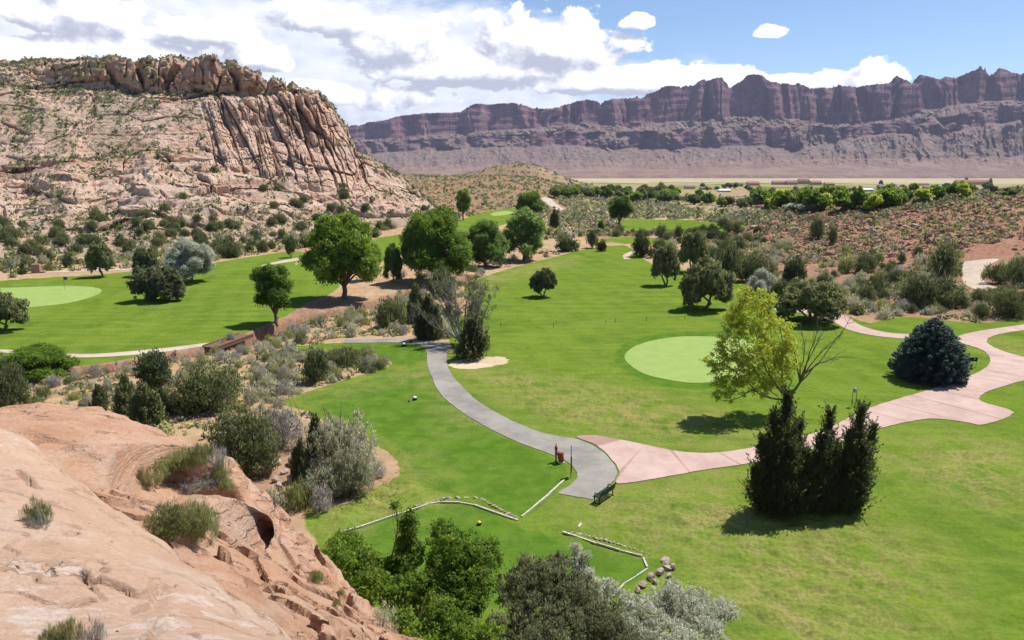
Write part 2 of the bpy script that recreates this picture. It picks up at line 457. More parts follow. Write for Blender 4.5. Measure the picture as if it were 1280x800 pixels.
def mat_rock(name, cols, scale=1.0, strata=1.0, bump=.6, dist=.1, lich=None):
    t = NT(name); p = t.pos()
    w = t.noise(.5*scale, 5, .6, dist=.4)
    n1 = t.noise(.9*scale, 6, .65, dist=.3)
    lay = t.noise(1.0, 6, .6, v=t.mapping(p, (.25*scale, .25*scale, 2.6*scale), (R_(12), R_(-9), 0)), dist=.6)
    n3 = t.noise(9*scale, 6, .7)
    c = t.ramp(t.math('ADD', t.math('MULTIPLY', n1, .55), t.math('MULTIPLY', lay, .45)), [(.32, cols[0]), (.45, cols[1]), (.55, cols[2]), (.68, cols[3])])
    c = t.mix(t.math('MULTIPLY', t.step(w, .5, .68), .65), c, cols[4])
    c = t.mix(t.math('MULTIPLY', t.step(n3, .55, .75), .4), c, tuple(x*.55 for x in cols[0]))
    wz = t.N.new('ShaderNodeTexWave'); wz.wave_type = 'BANDS'; wz.bands_direction = 'Z'; t.L.new(t.mapping(p, (1, 1, 1), (R_(14), R_(-10), 0)), wz.inputs[0]); wz.inputs['Scale'].default_value = 1.3*scale; wz.inputs['Distortion'].default_value = 7; wz.inputs['Detail'].default_value = 5; wz.inputs['Detail Scale'].default_value = .8; wz.inputs['Detail Roughness'].default_value = .65
    bed = t.math('MULTIPLY', t.step(wz.outputs['Fac'], .0, .14, 1, 0), t.step(t.noise(.7*scale, 4), .44, .58)); c = t.mix(t.math('MULTIPLY', bed, .55), c, tuple(x*.52 for x in cols[1]))
    cr = t.voro(.55*scale, v=t.mapping(t.noise(.8, 3, col=True), (3, 3, 3)), feature='DISTANCE_TO_EDGE')
    if lich:
        m = t.step(t.noise(2.2*scale, 6, .75, dist=.5), .52, .62)
        mm = t.math('MULTIPLY', m, t.step(t.noise(.22*scale, 3), .42, .62))
        c = t.mix(t.math('MULTIPLY', mm, .75), c, lich)
    t.color(c)
    fine = t.noise(1.0, 8, .75, v=t.mapping(p, (9*scale, 9*scale, 34*scale), (R_(12), R_(-9), 0)), dist=.3); gr = t.noise(55*scale, 3, .8)
    c = t.mix(t.math('MULTIPLY', t.step(fine, .42, .60), .38), c, tuple(x*.80 for x in cols[1])); c = t.mix(t.math('MULTIPLY', t.step(gr, .5, .72), .28), c, tuple(min(1, x*1.12) for x in cols[4])); c = t.mix(t.math('MULTIPLY', t.step(gr, .30, .42, 1, 0), .35), c, tuple(x*.6 for x in cols[1]))
    t.color(c)
    h = t.math('ADD', t.math('MULTIPLY', lay, strata), t.math('ADD', t.math('MULTIPLY', n3, .45), t.math('MULTIPLY', n1, .5))); h = t.math('ADD', h, t.math('MULTIPLY', fine, .5)); h = t.math('ADD', h, t.math('MULTIPLY', gr, .12)); h = t.math('SUBTRACT', h, t.math('MULTIPLY', bed, .5))
    t.normal(t.bump(h, bump, dist)); t.b.inputs['Roughness'].default_value = .95
    return t.m
def mat_leaf(name, dark, light, trans=.35, rnd=.25, warm=None):
    t = NT(name); tone = t.attr('tone')
    oi = t.N.new('ShaderNodeObjectInfo')
    c = t.mix(tone, dark, light)
    if warm: c = t.mix(t.step(tone, .86, .97), c, warm)
    hs = t.N.new('ShaderNodeHueSaturation'); t.L.new(c, hs.inputs['Color'])
    t.L.new(t.step(oi.outputs['Random'], 0, 1, 1-rnd, 1+rnd), hs.inputs['Value'])
    t.L.new(t.step(oi.outputs['Random'], 0, 1, .51, .49), hs.inputs['Hue'])
    c = hs.outputs[0]
    t.color(c); t.b.inputs['Roughness'].default_value = .6; t.b.inputs['Specular IOR Level'].default_value = .2
    an = t.N.new('ShaderNodeAttribute'); an.attribute_name = 'nrm'
    vt = t.N.new('ShaderNodeVectorTransform'); vt.vector_type = 'NORMAL'; vt.convert_from = 'OBJECT'; vt.convert_to = 'WORLD'; t.L.new(an.outputs['Vector'], vt.inputs[0])
    vm = t.N.new('ShaderNodeMix'); vm.data_type = 'VECTOR'; vm.inputs[0].default_value = .65; t.pos(); t.L.new(t._p.outputs['Normal'], vm.inputs[4]); t.L.new(vt.outputs[0], vm.inputs[5])
    nn = t.N.new('ShaderNodeVectorMath'); nn.operation = 'NORMALIZE'; t.L.new(vm.outputs[1], nn.inputs[0]); t.L.new(nn.outputs[0], t.b.inputs['Normal'])
    tr = t.N.new('ShaderNodeBsdfTranslucent'); t.L.new(c, tr.inputs[0])
    mx = t.N.new('ShaderNodeMixShader'); mx.inputs[0].default_value = trans
    t.L.new(t.b.outputs[0], mx.inputs[1]); t.L.new(tr.outputs[0], mx.inputs[2]); t.L.new(mx.outputs[0], t.out.inputs[0])
    return t.m

M = {}
M['ground'] = mat_ground()
M['green'] = mat_green('putting_turf', (.245, .335, .095), (.275, .360, .110))
M['tee'] = mat_green('tee_turf', (.060, .165, .008), (.095, .210, .012))
M['asphalt'] = mat_path('worn_grey_path', (.215, .20, .175), (.30, .275, .24), stain=(.13, .115, .10))
M['pink'] = mat_path('pink_concrete', (.41, .285, .24), (.49, .36, .305), joint=True, stain=(.42, .19, .14))
M['sandpath'] = mat_path('pale_sandy_path', (.42, .33, .25), (.50, .41, .32), stain=(.32, .24, .17))
M['sand'] = mat_path('loose_sand', (.46, .36, .22), (.54, .42, .28), stain=(.30, .27, .10))
M['slab'] = mat_rock('pale_sandstone', [(.44, .265, .17), (.53, .345, .235), (.565, .385, .27), (.595, .43, .315), (.575, .44, .345)], 1.0, 1.1, .9, .09, (.66, .585, .52))
M['outcrop'] = mat_rock('orange_sandstone', [(.40, .20, .11), (.55, .31, .19), (.61, .375, .245), (.65, .435, .305), (.63, .45, .34)], .8, 1.4, 1.0, .16, (.55, .44, .36))
M['mesa'] = None
M['stone'] = mat_rock('grey_pink_stone', [(.30, .20, .15), (.42, .31, .25), (.50, .40, .33), (.56, .46, .38), (.46, .38, .33)], 3.0, .6, .6, .05)
M['redstone'] = mat_rock('red_boulder', [(.24, .10, .06), (.34, .17, .11), (.42, .25, .18), (.48, .32, .25), (.38, .25, .19)], 1.2, .6, .6, .1)
M['bark'] = plain('grey_brown_bark', (.16, .125, .095), .95)
M['deadwood'] = plain('weathered_bare_wood', (.42, .38, .33), .9)
M['twig'] = plain('dark_bare_twigs', (.13, .105, .085), .9)
M['cotton'] = mat_leaf('cottonwood_leaves', (.095, .170, .020), (.290, .430, .045), .5)
M['willow'] = mat_leaf('willow_leaves', (.15, .24, .05), (.36, .50, .11), .5)
M['lime'] = mat_leaf('yellow_green_leaves', (.36, .44, .04), (.62, .68, .09), .55, .06)
M['juniper'] = mat_leaf('juniper_sprays', (.100, .120, .042), (.31, .34, .115), .35, .22, (.20, .19, .07))
M['darkjun'] = mat_leaf('dark_juniper_sprays', (.032, .048, .016), (.225, .255, .070), .3, .12, (.15, .18, .04))
M['pinyon'] = mat_leaf('pinyon_needles', (.12, .14, .060), (.31, .32, .155), .4, .15, (.30, .25, .14))
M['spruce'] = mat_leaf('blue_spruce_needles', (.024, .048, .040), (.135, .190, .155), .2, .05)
M['olive'] = mat_leaf('silver_olive_leaves', (.40, .42, .29), (.80, .80, .62), .45, .12)
M['sage'] = mat_leaf('sagebrush_leaves', (.36, .35, .20), (.72, .70, .47), .45, .18)
M['scrubsage'] = mat_leaf('scrub_leaves', (.17, .175, .10), (.40, .39, .25), .35, .1)
M['deadbrush'] = mat_leaf('dead_brush', (.13, .085, .055), (.33, .25, .15), .2, .1)
M['greysage'] = mat_leaf('grey_purple_twigs', (.35, .31, .26), (.62, .57, .49), .35, .15)
M['rabbit'] = mat_leaf('rabbitbrush_stems', (.22, .25, .07), (.52, .52, .20), .45, .22)
M['bushleaf'] = mat_leaf('broad_bush_leaves', (.085, .160, .015), (.30, .42, .04), .5, .1)
M['strawgrass'] = mat_leaf('dry_bunch_grass', (.28, .24, .08), (.50, .44, .20), .35, .1)

# ------------------------------------------------------------------ ground masks
ZONES = {}
def zone(px, k=6): return smooth_closed(gpoly(px), k)
GRASS = [
    # left hole
    [(-120, 352), (-20, 352), (40, 348), (110, 344), (180, 338), (255, 330), (320, 320), (372, 314), (385, 322), (368, 330), (400, 338), (425, 352), (412, 368), (385, 378), (352, 398), (325, 412), (303, 425), (268, 434), (300, 437), (235, 444), (150, 452), (110, 462), (60, 460), (0, 462), (-120, 470)],
    # far left strip running behind the tall trees to the little green
    [(372, 330), (420, 312), (470, 298), (520, 290), (560, 280), (597, 268), (612, 263), (650, 262), (668, 270), (640, 278), (600, 288), (560, 300), (500, 318), (440, 340), (400, 345)],
    # main fairway, with the near rough
    [(590, 352), (640, 335), (690, 322), (735, 311), (780, 307), (800, 320), (822, 332), (900, 345), (960, 360), (958, 372), (1000, 385), (1060, 396), (1100, 407), (1160, 412), (1210, 416), (1280, 404), (1420, 398), (1500, 900), (330, 900), (395, 690), (380, 655), (392, 632), (430, 630), (470, 610), (500, 590), (480, 562), (440, 545), (385, 515), (355, 502), (420, 478), (470, 464), (490, 455), (475, 448), (440, 442), (380, 438), (358, 434), (430, 428), (505, 424), (545, 424), (566, 442), (560, 420), (560, 402), (600, 385), (580, 370)],
    # strips beyond the fairway
    [(790, 273), (860, 275), (935, 282), (880, 292), (800, 290), (772, 284)],
    [(745, 300), (800, 296), (850, 302), (790, 305)],
    [(1090, 404), (1140, 396), (1220, 404), (1290, 396), (1290, 410), (1200, 420), (1120, 416)],
]
DRY = [
    [(380, 640), (420, 610), (480, 585), (505, 560), (540, 600), (520, 640), (420, 660)],
    [(560, 450), (700, 470), (860, 500), (950, 545), (900, 566), (780, 550), (700, 535), (620, 500), (575, 475)],
    [(740, 612), (900, 590), (1000, 640), (1120, 650), (1180, 760), (1040, 860), (900, 800), (860, 700), (760, 670), (720, 650)],
    [(1080, 560), (1200, 545), (1300, 560), (1300, 640), (1180, 620)],
    [(480, 470), (540, 455), (550, 480), (560, 500), (600, 530), (560, 535), (540, 500), (520, 480), (440, 490), (370, 505), (400, 490)],
    [(1230, 425), (1290, 432), (1290, 450), (1240, 440)],
    [(560, 355), (640, 335), (720, 320), (720, 330), (640, 350), (590, 372)],
]
MOW = [
    [(372, 500), (430, 482), (490, 468), (540, 462), (556, 500), (612, 538), (690, 572), (708, 590), (690, 620), (650, 645), (600, 620), (560, 618), (520, 600), (500, 560), (450, 530)],
    [(430, 430), (500, 426), (530, 436), (534, 452), (500, 456), (460, 446)],
    [(768, 450), (780, 430), (812, 420), (850, 415), (895, 415), (940, 420), (962, 434), (966, 452), (948, 472), (910, 484), (865, 487), (820, 480), (786, 466)],
    [(425, 668), (545, 634), (600, 634), (652, 660), (700, 672), (800, 698), (808, 712), (770, 745), (690, 760), (480, 740)],
]
RED = [
    [(880, 300), (960, 280), (1040, 262), (1150, 262), (1290, 270), (1290, 420), (1180, 400), (1060, 395), (960, 360), (900, 330)],
    [(725, 280), (760, 272), (812, 280), (808, 294), (740, 298)],
    [(80, 452), (180, 446), (195, 454), (150, 464), (90, 470)],
    [(340, 385), (420, 374), (440, 388), (400, 400), (340, 402)],
    [(282, 428), (312, 425), (312, 442), (285, 440)],
    [(480, 225), (560, 216), (680, 222), (700, 245), (640, 262), (560, 268), (480, 260)],
    [(280, 585), (350, 560), (420, 600), (440, 625), (330, 640)],
]
def ground_grid():
    tx = np.concatenate([-np.geomspace(3.2, .86, 40), np.linspace(-.84, .84, 1180), np.geomspace(.86, 3.2, 40)])
    # row distances: even steps down the picture near by, then geometric
    yv = [CH/(math.tan(R_(50)-i*0.00115)) for i in range(1000) if R_(50)-i*0.00115 > .055]
    yv = np.concatenate([np.array([-60, -20, 0, 6, 11, 15]), np.array(yv)])
    yv = np.concatenate([yv, np.geomspace(yv[-1]*1.006, 2600, 330), [2800, 3200, 4200, 6500]])
    yv = np.unique(yv)
    Y, T = np.meshgrid(yv, tx, indexing='ij')
    X = T*np.maximum(Y, 24)
    Z = hgt(X, Y)
    return X, Y, Z
GX, GY, GZ = ground_grid()
P2 = np.stack([GX.ravel(), GY.ravel()], 1)
rr = np.hypot(P2[:, 0], P2[:, 1])
def mask(polys, soft, k=6, margin=12):
    m = np.zeros(len(P2))
    for px in polys:
        d = sdist(P2, zone(px, k), margin)
        m = np.maximum(m, sstep(d, -soft, soft))
    return m
a_grass = mask(GRASS, 1.0)
a_mow = mask(MOW, .25)
a_dry = np.maximum(mask(DRY, 5.0), .12)
a_red = mask(RED, 7.0, margin=14)
Acol = 640+FPX*P2[:, 0]/(np.maximum(P2[:, 1], 1)*CP+CH*SP)
a_red = np.maximum(a_red, sstep(Acol, 860, 960)*sstep(rr, 145, 170)*(1-sstep(rr, 330, 420))*(1-.65*sstep(Acol-(rr-200)*0, 1080, 1250)*sstep(rr, 190, 225)))
dg, _ = seg_dist(P2[(rr < 260)], GULLY); tmp = np.full(len(P2), 99.); tmp[rr < 260] = dg
a_red = np.maximum(a_red, 1-sstep(tmp, 1.6, 3.6)); a_grass = a_grass*sstep(tmp, 2.0, 2.8)
a_straw = sstep(rr, 1500, 2100)
a_field = sstep(Acol, 690, 740)*sstep(rr, 700, 1000)*(1-sstep(rr, 1900, 2300))*sstep(perlin(P2[:, 0]/130, P2[:, 1]/160, 3), -.1, .15)
a_grass = np.maximum(a_grass, a_field*.62)
a_hill = sstep(Acol, 850, 940)*sstep(rr, 145, 175)*(1-sstep(rr, 250, 300))
a_mid = (sstep(Acol, 400, 440)*(1-sstep(Acol, 690, 760))*sstep(rr, 310, 370)*(1-sstep(rr, 900, 1200)))*.85
a_red = np.maximum(a_red, np.maximum(a_hill*(1-.45*sstep(Acol, 1080, 1250)*sstep(rr, 190, 225)), a_mid))
a_scrub = (sstep(rr, 250, 420)*.9+(rr < 250)*.35)*(1-.75*a_hill)*(1-.5*a_mid)
NR, NC = GX.shape
idx = np.arange(NR*NC).reshape(NR, NC)
F = np.stack([idx[:-1, :-1], idx[:-1, 1:], idx[1:, 1:], idx[1:, :-1]], -1).reshape(-1, 4)
V = np.stack([GX.ravel(), GY.ravel(), GZ.ravel()], 1)
V[:, 2] += (1-a_grass)*(rr > 40)*np.clip(fbm(V[:, 0]/2.2, V[:, 1]/2.2, 2, 3)*.22, -.3, .3)*np.clip(rr/120, .4, 3)*(rr < 900)
V[:, 2] += a_grass*(1-a_mow)*(.30+a_dry)*(fbm(V[:, 0]/1.5, V[:, 1]/1.1, 4, 4)*.26+ridged(V[:, 0]/.5, V[:, 1]/.4, 4, 2)*.035)*(rr < 75)
# the land is smoothed under every path and laid surface
FLAT = [([(430, 427), (470, 426), (508, 426), (535, 428.5), (547, 436), (546, 451), (552, 470), (565, 489), (588, 509), (625, 530), (665, 548), (705, 560), (730, 571), (744, 585), (743, 600), (718, 621)], 2.6),
        ([(720, 571), (775, 575), (850, 580), (920, 572), (990, 558), (1055, 540), (1115, 516), (1175, 497), (1235, 512), (1228, 470), (1250, 455), (1212, 426), (1245, 415), (1340, 402)], 4.2), ([(1228, 480), (1290, 462), (1350, 470)], 3.5),
        ([(930, 379), (965, 384.5), (1012, 390), (1048, 399), (1070, 410), (1105, 418), (1140, 421)], 2.4), ([(-60, 439), (0, 439), (60, 444), (120, 445), (200, 438.5), (250, 432), (278, 430)], 2.4),
        ([(325, 332), (352, 327.5), (388, 321)], 2.4), ([(784, 324), (783, 319), (791, 315), (802, 313)], 2.6), ([(50, 339.5), (95, 338.5), (150, 336.5), (170, 335)], 3), ([(1240, 325), (1215, 332), (1212, 345), (1225, 358), (1250, 364)], 9), ([(681, 245), (702, 264)], 6), ([(560, 455), (638, 450)], 3.5)]
rough_amt = np.ones(len(P2)); near_ = rr < 420
for px_, w_ in FLAT:
    d_, _ = seg_dist(P2[near_], gpoly(px_)); q_ = rough_amt[near_]; rough_amt[near_] = np.minimum(q_, sstep(d_, w_*.9, w_*1.7))
V[:, 2] = GZ.ravel()+(V[:, 2]-GZ.ravel())*rough_amt
fg = a_grass[F].mean(1) > .5
ATT = dict(grass=a_grass, mow=a_mow, dry=a_dry, red=a_red, straw=a_straw, scrub=a_scrub)
def sub(name, sel, label):
    f = F[sel]; used = np.unique(f); mp = np.zeros(len(V), np.int64); mp[used] = np.arange(len(used))
    me = mesh_arrays(name, V[used], mp[f], M['ground'], {k: a[used] for k, a in ATT.items()}, True)
    return link(name, me, kind='structure', label=label)
sub('ground', ~fg, 'sandy desert ground of the valley with low scrub')
sub('golf_course_grass', fg, 'bright green mown golf course grass on the valley floor')

def patch(name, px, off, mat, label, k=6, step=1.2, skirt=.14, straight=False, joint=None, kind='structure', world=None, rag=.10):
    P = world if world is not None else gpoly(px)
    if not straight: P = smooth_closed(P, k)
    # densify
    Q = []
    for i in range(len(P)):
        a, b = P[i], P[(i+1) % len(P)]; n = max(1, int(np.hypot(*(b-a))/step))
        for j in range(n): Q.append(a+(b-a)*j/n)
    Q = np.array(Q); n = len(Q)
    if rag: Q = Q+np.stack([fbm(Q[:, 0]/.9, Q[:, 1]/.9, 3, 3), fbm(Q[:, 0]/.9, Q[:, 1]/.9, 13, 3)], 1)*rag
    lo, hi = Q.min(0), Q.max(0)
    gx, gy = np.meshgrid(np.arange(lo[0], hi[0], step), np.arange(lo[1], hi[1], step)); G = np.stack([gx.ravel(), gy.ravel()], 1)
    d = sdist(G, Q, 5); G = G[d > step*.45]
    pts = [Vector(p) for p in np.vstack([Q, G])]
    res = geometry.delaunay_2d_cdt(pts, [(i, (i+1) % n) for i in range(n)], [], 1, 1e-5)
    pv = np.array([tuple(v) for v in res[0]])
    z = hgt(pv[:, 0], pv[:, 1])+off
    verts = [(x, y, zz) for (x, y), zz in zip(pv, z)]; faces = [tuple(f) for f in res[2]]
    # skirt
    from collections import Counter
    ec = Counter()
    for f in faces:
        for i in range(len(f)): ec[tuple(sorted((f[i], f[(i+1) % len(f)])))] += 1
    m = {}
    def low(i):
        if i not in m: m[i] = len(verts); verts.append((verts[i][0], verts[i][1], verts[i][2]-skirt-off))
        return m[i]
    for f in list(faces):
        for i in range(len(f)):
            a, b = f[i], f[(i+1) % len(f)]
            if ec[tuple(sorted((a, b)))] == 1: faces.append((b, a, low(a), low(b)))
    me = bpy.data.meshes.new(name); me.from_pydata(verts, [], faces); me.materials.append(mat); me.update()
    if joint is not None:
        va = np.array([v[:2] for v in verts]); arr = np.ones(len(va))
        at_ = me.attributes.new('joint', 'FLOAT', 'POINT')
        _, tt = seg_dist(va, joint)
        at_.data.foreach_set('value', tt.astype(np.float32))
    return link(name, me, kind=kind, label=label)
def ribbon(name, Lp, Rp, off, mat, label, k=6):
    A = smooth_open(gpoly(Lp), k); B = smooth_open(gpoly(Rp), k)
    return patch(name, None, off, mat, label, straight=True, world=np.vstack([A, B[::-1]]), step=.45)
patch('putting_green', [(781, 448), (790, 435), (815, 426), (850, 421), (890, 421), (930, 425), (948, 434), (952, 450), (940, 465), (910, 475), (870, 479), (830, 474), (800, 465)], .03, M['green'], 'pale round putting green in the main fairway')
patch('putting_green', [(-30, 362), (10, 360), (60, 358), (100, 358), (125, 361), (122, 368), (90, 378), (40, 384), (-30, 388)], .03, M['green'], 'pale putting green on the left hole')
patch('putting_green', [(614, 267), (628, 264), (641, 265), (636, 268), (618, 270)], .05, M['green'], 'small far putting green behind the trees')
patch('sand_patch', [(560, 455), (575, 450), (600, 447), (625, 446), (638, 449), (625, 456), (600, 460), (575, 461)], .01, M['sand'], 'bare sandy patch beside the grey path', rag=.8, step=.5)
Lp = [(430, 429), (470, 428.5), (505, 428.5), (525, 431), (533, 440), (534, 455), (541, 474), (550, 492), (575, 514), (610, 535), (650, 554), (690, 569), (712, 580), (722, 593), (716, 604), (697, 617)]
Rp = [(430, 425), (470, 424), (512, 424), (545, 426), (561, 433), (558, 447), (563, 466), (580, 486), (602, 505), (640, 526), (680, 542), (720, 549), (747, 561), (765, 578), (770, 596), (740, 625)]
ribbon('cart_path', Lp, Rp, .04, M['asphalt'], 'worn grey asphalt cart path winding past the tees')
PINK = [(721, 547), (745, 545), (790, 553), (850, 565), (900, 566), (960, 556), (1030, 538), (1088, 510), (1170, 485), (1222, 466), (1238, 452), (1228, 438), (1202, 429), (1197, 421), (1225, 414), (1280, 406), (1340, 398), (1340, 406), (1280, 413), (1242, 420), (1234, 429), (1256, 440), (1290, 449), (1350, 462), (1350, 478), (1290, 475), (1252, 484), (1230, 492), (1226, 502), (1267, 516), (1230, 531), (1205, 528), (1160, 524), (1100, 536), (1040, 556), (945, 578), (880, 588), (830, 597), (772, 605), (774, 590), (764, 574), (745, 557)]
JL = gpoly([(740, 560), (775, 575), (812, 580), (850, 578), (885, 577), (920, 572), (955, 566), (990, 558), (1022, 550), (1055, 540), (1085, 528), (1115, 516), (1145, 506), (1175, 497), (1205, 484), (1228, 470), (1250, 455), (1232, 440), (1212, 426), (1245, 415), (1290, 408)])
def pink():
    me_o = patch('concrete_path', PINK, .055, M['pink'], 'wide pink concrete cart path curving across the right side', k=4, step=.28)
    va = np.array([v.co[:2] for v in me_o.data.vertices]); J2 = smooth_open(JL, 12); _, tt = seg_dist(va, J2)
    al = np.concatenate([[0], np.cumsum(np.hypot(*np.diff(J2, axis=0).T))]); tt = np.interp(tt, np.arange(len(al)), al)/3.6; fr = tt-np.round(tt); a = me_o.data.attributes.new('joint', 'FLOAT', 'POINT'); a.data.foreach_set('value', fr.astype(np.float32))
pink()
def small_path(name, Lp, Rp, mat, label, off=.045):
    o = ribbon(name, Lp, Rp, off, mat, label)
    a = o.data.attributes.new('joint', 'FLOAT', 'POINT'); a.data.foreach_set('value', np.full(len(o.data.vertices), .5, np.float32))
small_path('footpath', [(930, 381), (965, 387), (1010, 393), (1042, 403), (1062, 413), (1100, 421), (1140, 424)], [(930, 377), (968, 382), (1015, 388), (1055, 395), (1078, 408), (1110, 416), (1140, 418)], M['pink'], 'narrow pink path behind the multi-trunk juniper')
small_path('footpath', [(-60, 441), (0, 441), (60, 446), (120, 447), (200, 441), (250, 434), (278, 432)], [(-60, 436.5), (0, 437), (60, 441.5), (120, 442.5), (200, 436), (250, 430), (275, 428)], M['sandpath'], 'narrow pale path along the near edge of the left fairway')
small_path('footpath', [(325, 333), (352, 329), (388, 323)], [(330, 330.5), (352, 326), (385, 320)], M['sandpath'], 'short pale path across the left fairway')
small_path('footpath', [(780, 324), (779, 319), (790, 314), (800, 312)], [(788, 324), (787, 320), (793, 316.5), (802, 314)], M['sandpath'], 'bend of pale path at the far end of the main fairway')
small_path('footpath', [(50, 341), (95, 340), (150, 338), (170, 336)], [(50, 338), (95, 337), (150, 335), (170, 333.5)], M['sandpath'], 'pale path behind the left putting green')
patch('dirt_road', [(1192, 331), (1215, 326), (1248, 324), (1232, 334), (1226, 345), (1236, 356), (1252, 362), (1236, 366), (1214, 360), (1203, 350), (1203, 338)], .05, M['sandpath'], 'sandy dirt road bending round the red hill')
patch('dirt_track', [(676, 248), (686, 246), (706, 262), (698, 264)], .1, M['sandpath'], 'pale dirt track down the middle hill', straight=True)
# ------------------------------------------------------------------ sheets of rock built column by column at real distances
def sheet_points(cols, knots_pts, us, ts):
    """cols: picture columns; knots_pts: (ncol, nknot, 3); us columns to sample; ts knot parameter to sample"""
    cols = np.array(cols, float); K = np.array(knots_pts)
    n, k, _ = K.shape
    ci = np.interp(us, cols, np.arange(n)); i0 = np.clip(ci.astype(int), 0, n-2); f = (ci-i0); f = (f*f*(3-2*f))*.35+f*.65
    rows = K[i0]*(1-f)[:, None, None]+K[i0+1]*f[:, None, None]           # (nu, k, 3)
    j0 = np.clip(ts.astype(int), 0, k-2); g = ts-j0
    return rows[:, j0]*(1-g)[None, :, None]+rows[:, j0+1]*g[None, :, None]  # (nu, nt, 3)

def mat_mesa():
    t = NT('pink_slickrock'); p = t.pos()
    n1 = t.noise(.06, 6, .6, dist=.4); n2 = t.noise(.35, 6, .65, dist=.3)
    lay = t.noise(1.0, 6, .65, v=t.mapping(p, (.03, .03, .5), (R_(6), R_(-7), 0)), dist=.4)
    vert = t.noise(1.0, 5, .6, v=t.mapping(p, (.35, .35, .03)), dist=.5)
    c = t.ramp(t.math('ADD', t.math('MULTIPLY', n2, .5), t.math('MULTIPLY', lay, .5)), [(.34, (.42, .235, .155)), (.45, (.57, .365, .26)), (.54, (.645, .455, .335)), (.66, (.71, .56, .44))])
    c = t.mix(t.math('MULTIPLY', t.step(n1, .48, .60), .55), c, (.57, .44, .355)); sp = t.noise(.9, 6, .8, dist=.6); c = t.mix(t.math('MULTIPLY', t.step(sp, .58, .70), .4), c, (.30, .19, .13)); c = t.mix(t.math('MULTIPLY', t.step(sp, .30, .42, 1, 0), .5), c, (.70, .56, .45))
    c = t.mix(t.math('MULTIPLY', t.step(vert, .52, .68), .35), c, (.34, .20, .14))
    red = t.attr('redband'); c = t.mix(t.math('MULTIPLY', red, .8), c, t.mix(t.step(n2, .35, .65), (.36, .20, .14), (.55, .34, .25)))
    so = t.attr('soil'); sn = t.step(t.noise(.5, 6, .75), .42, .56)
    c = t.mix(t.math('MULTIPLY', so, .55), c, t.mix(sn, (.55, .38, .27), (.27, .25, .13)))
    t.color(c)
    h = t.math('ADD', lay, t.math('ADD', t.math('MULTIPLY', n2, .9), t.math('MULTIPLY', t.noise(1.6, 6, .75), .6)))
    t.normal(t.bump(h, .8, 1.4)); return t.m
M['mesa'] = mat_mesa()
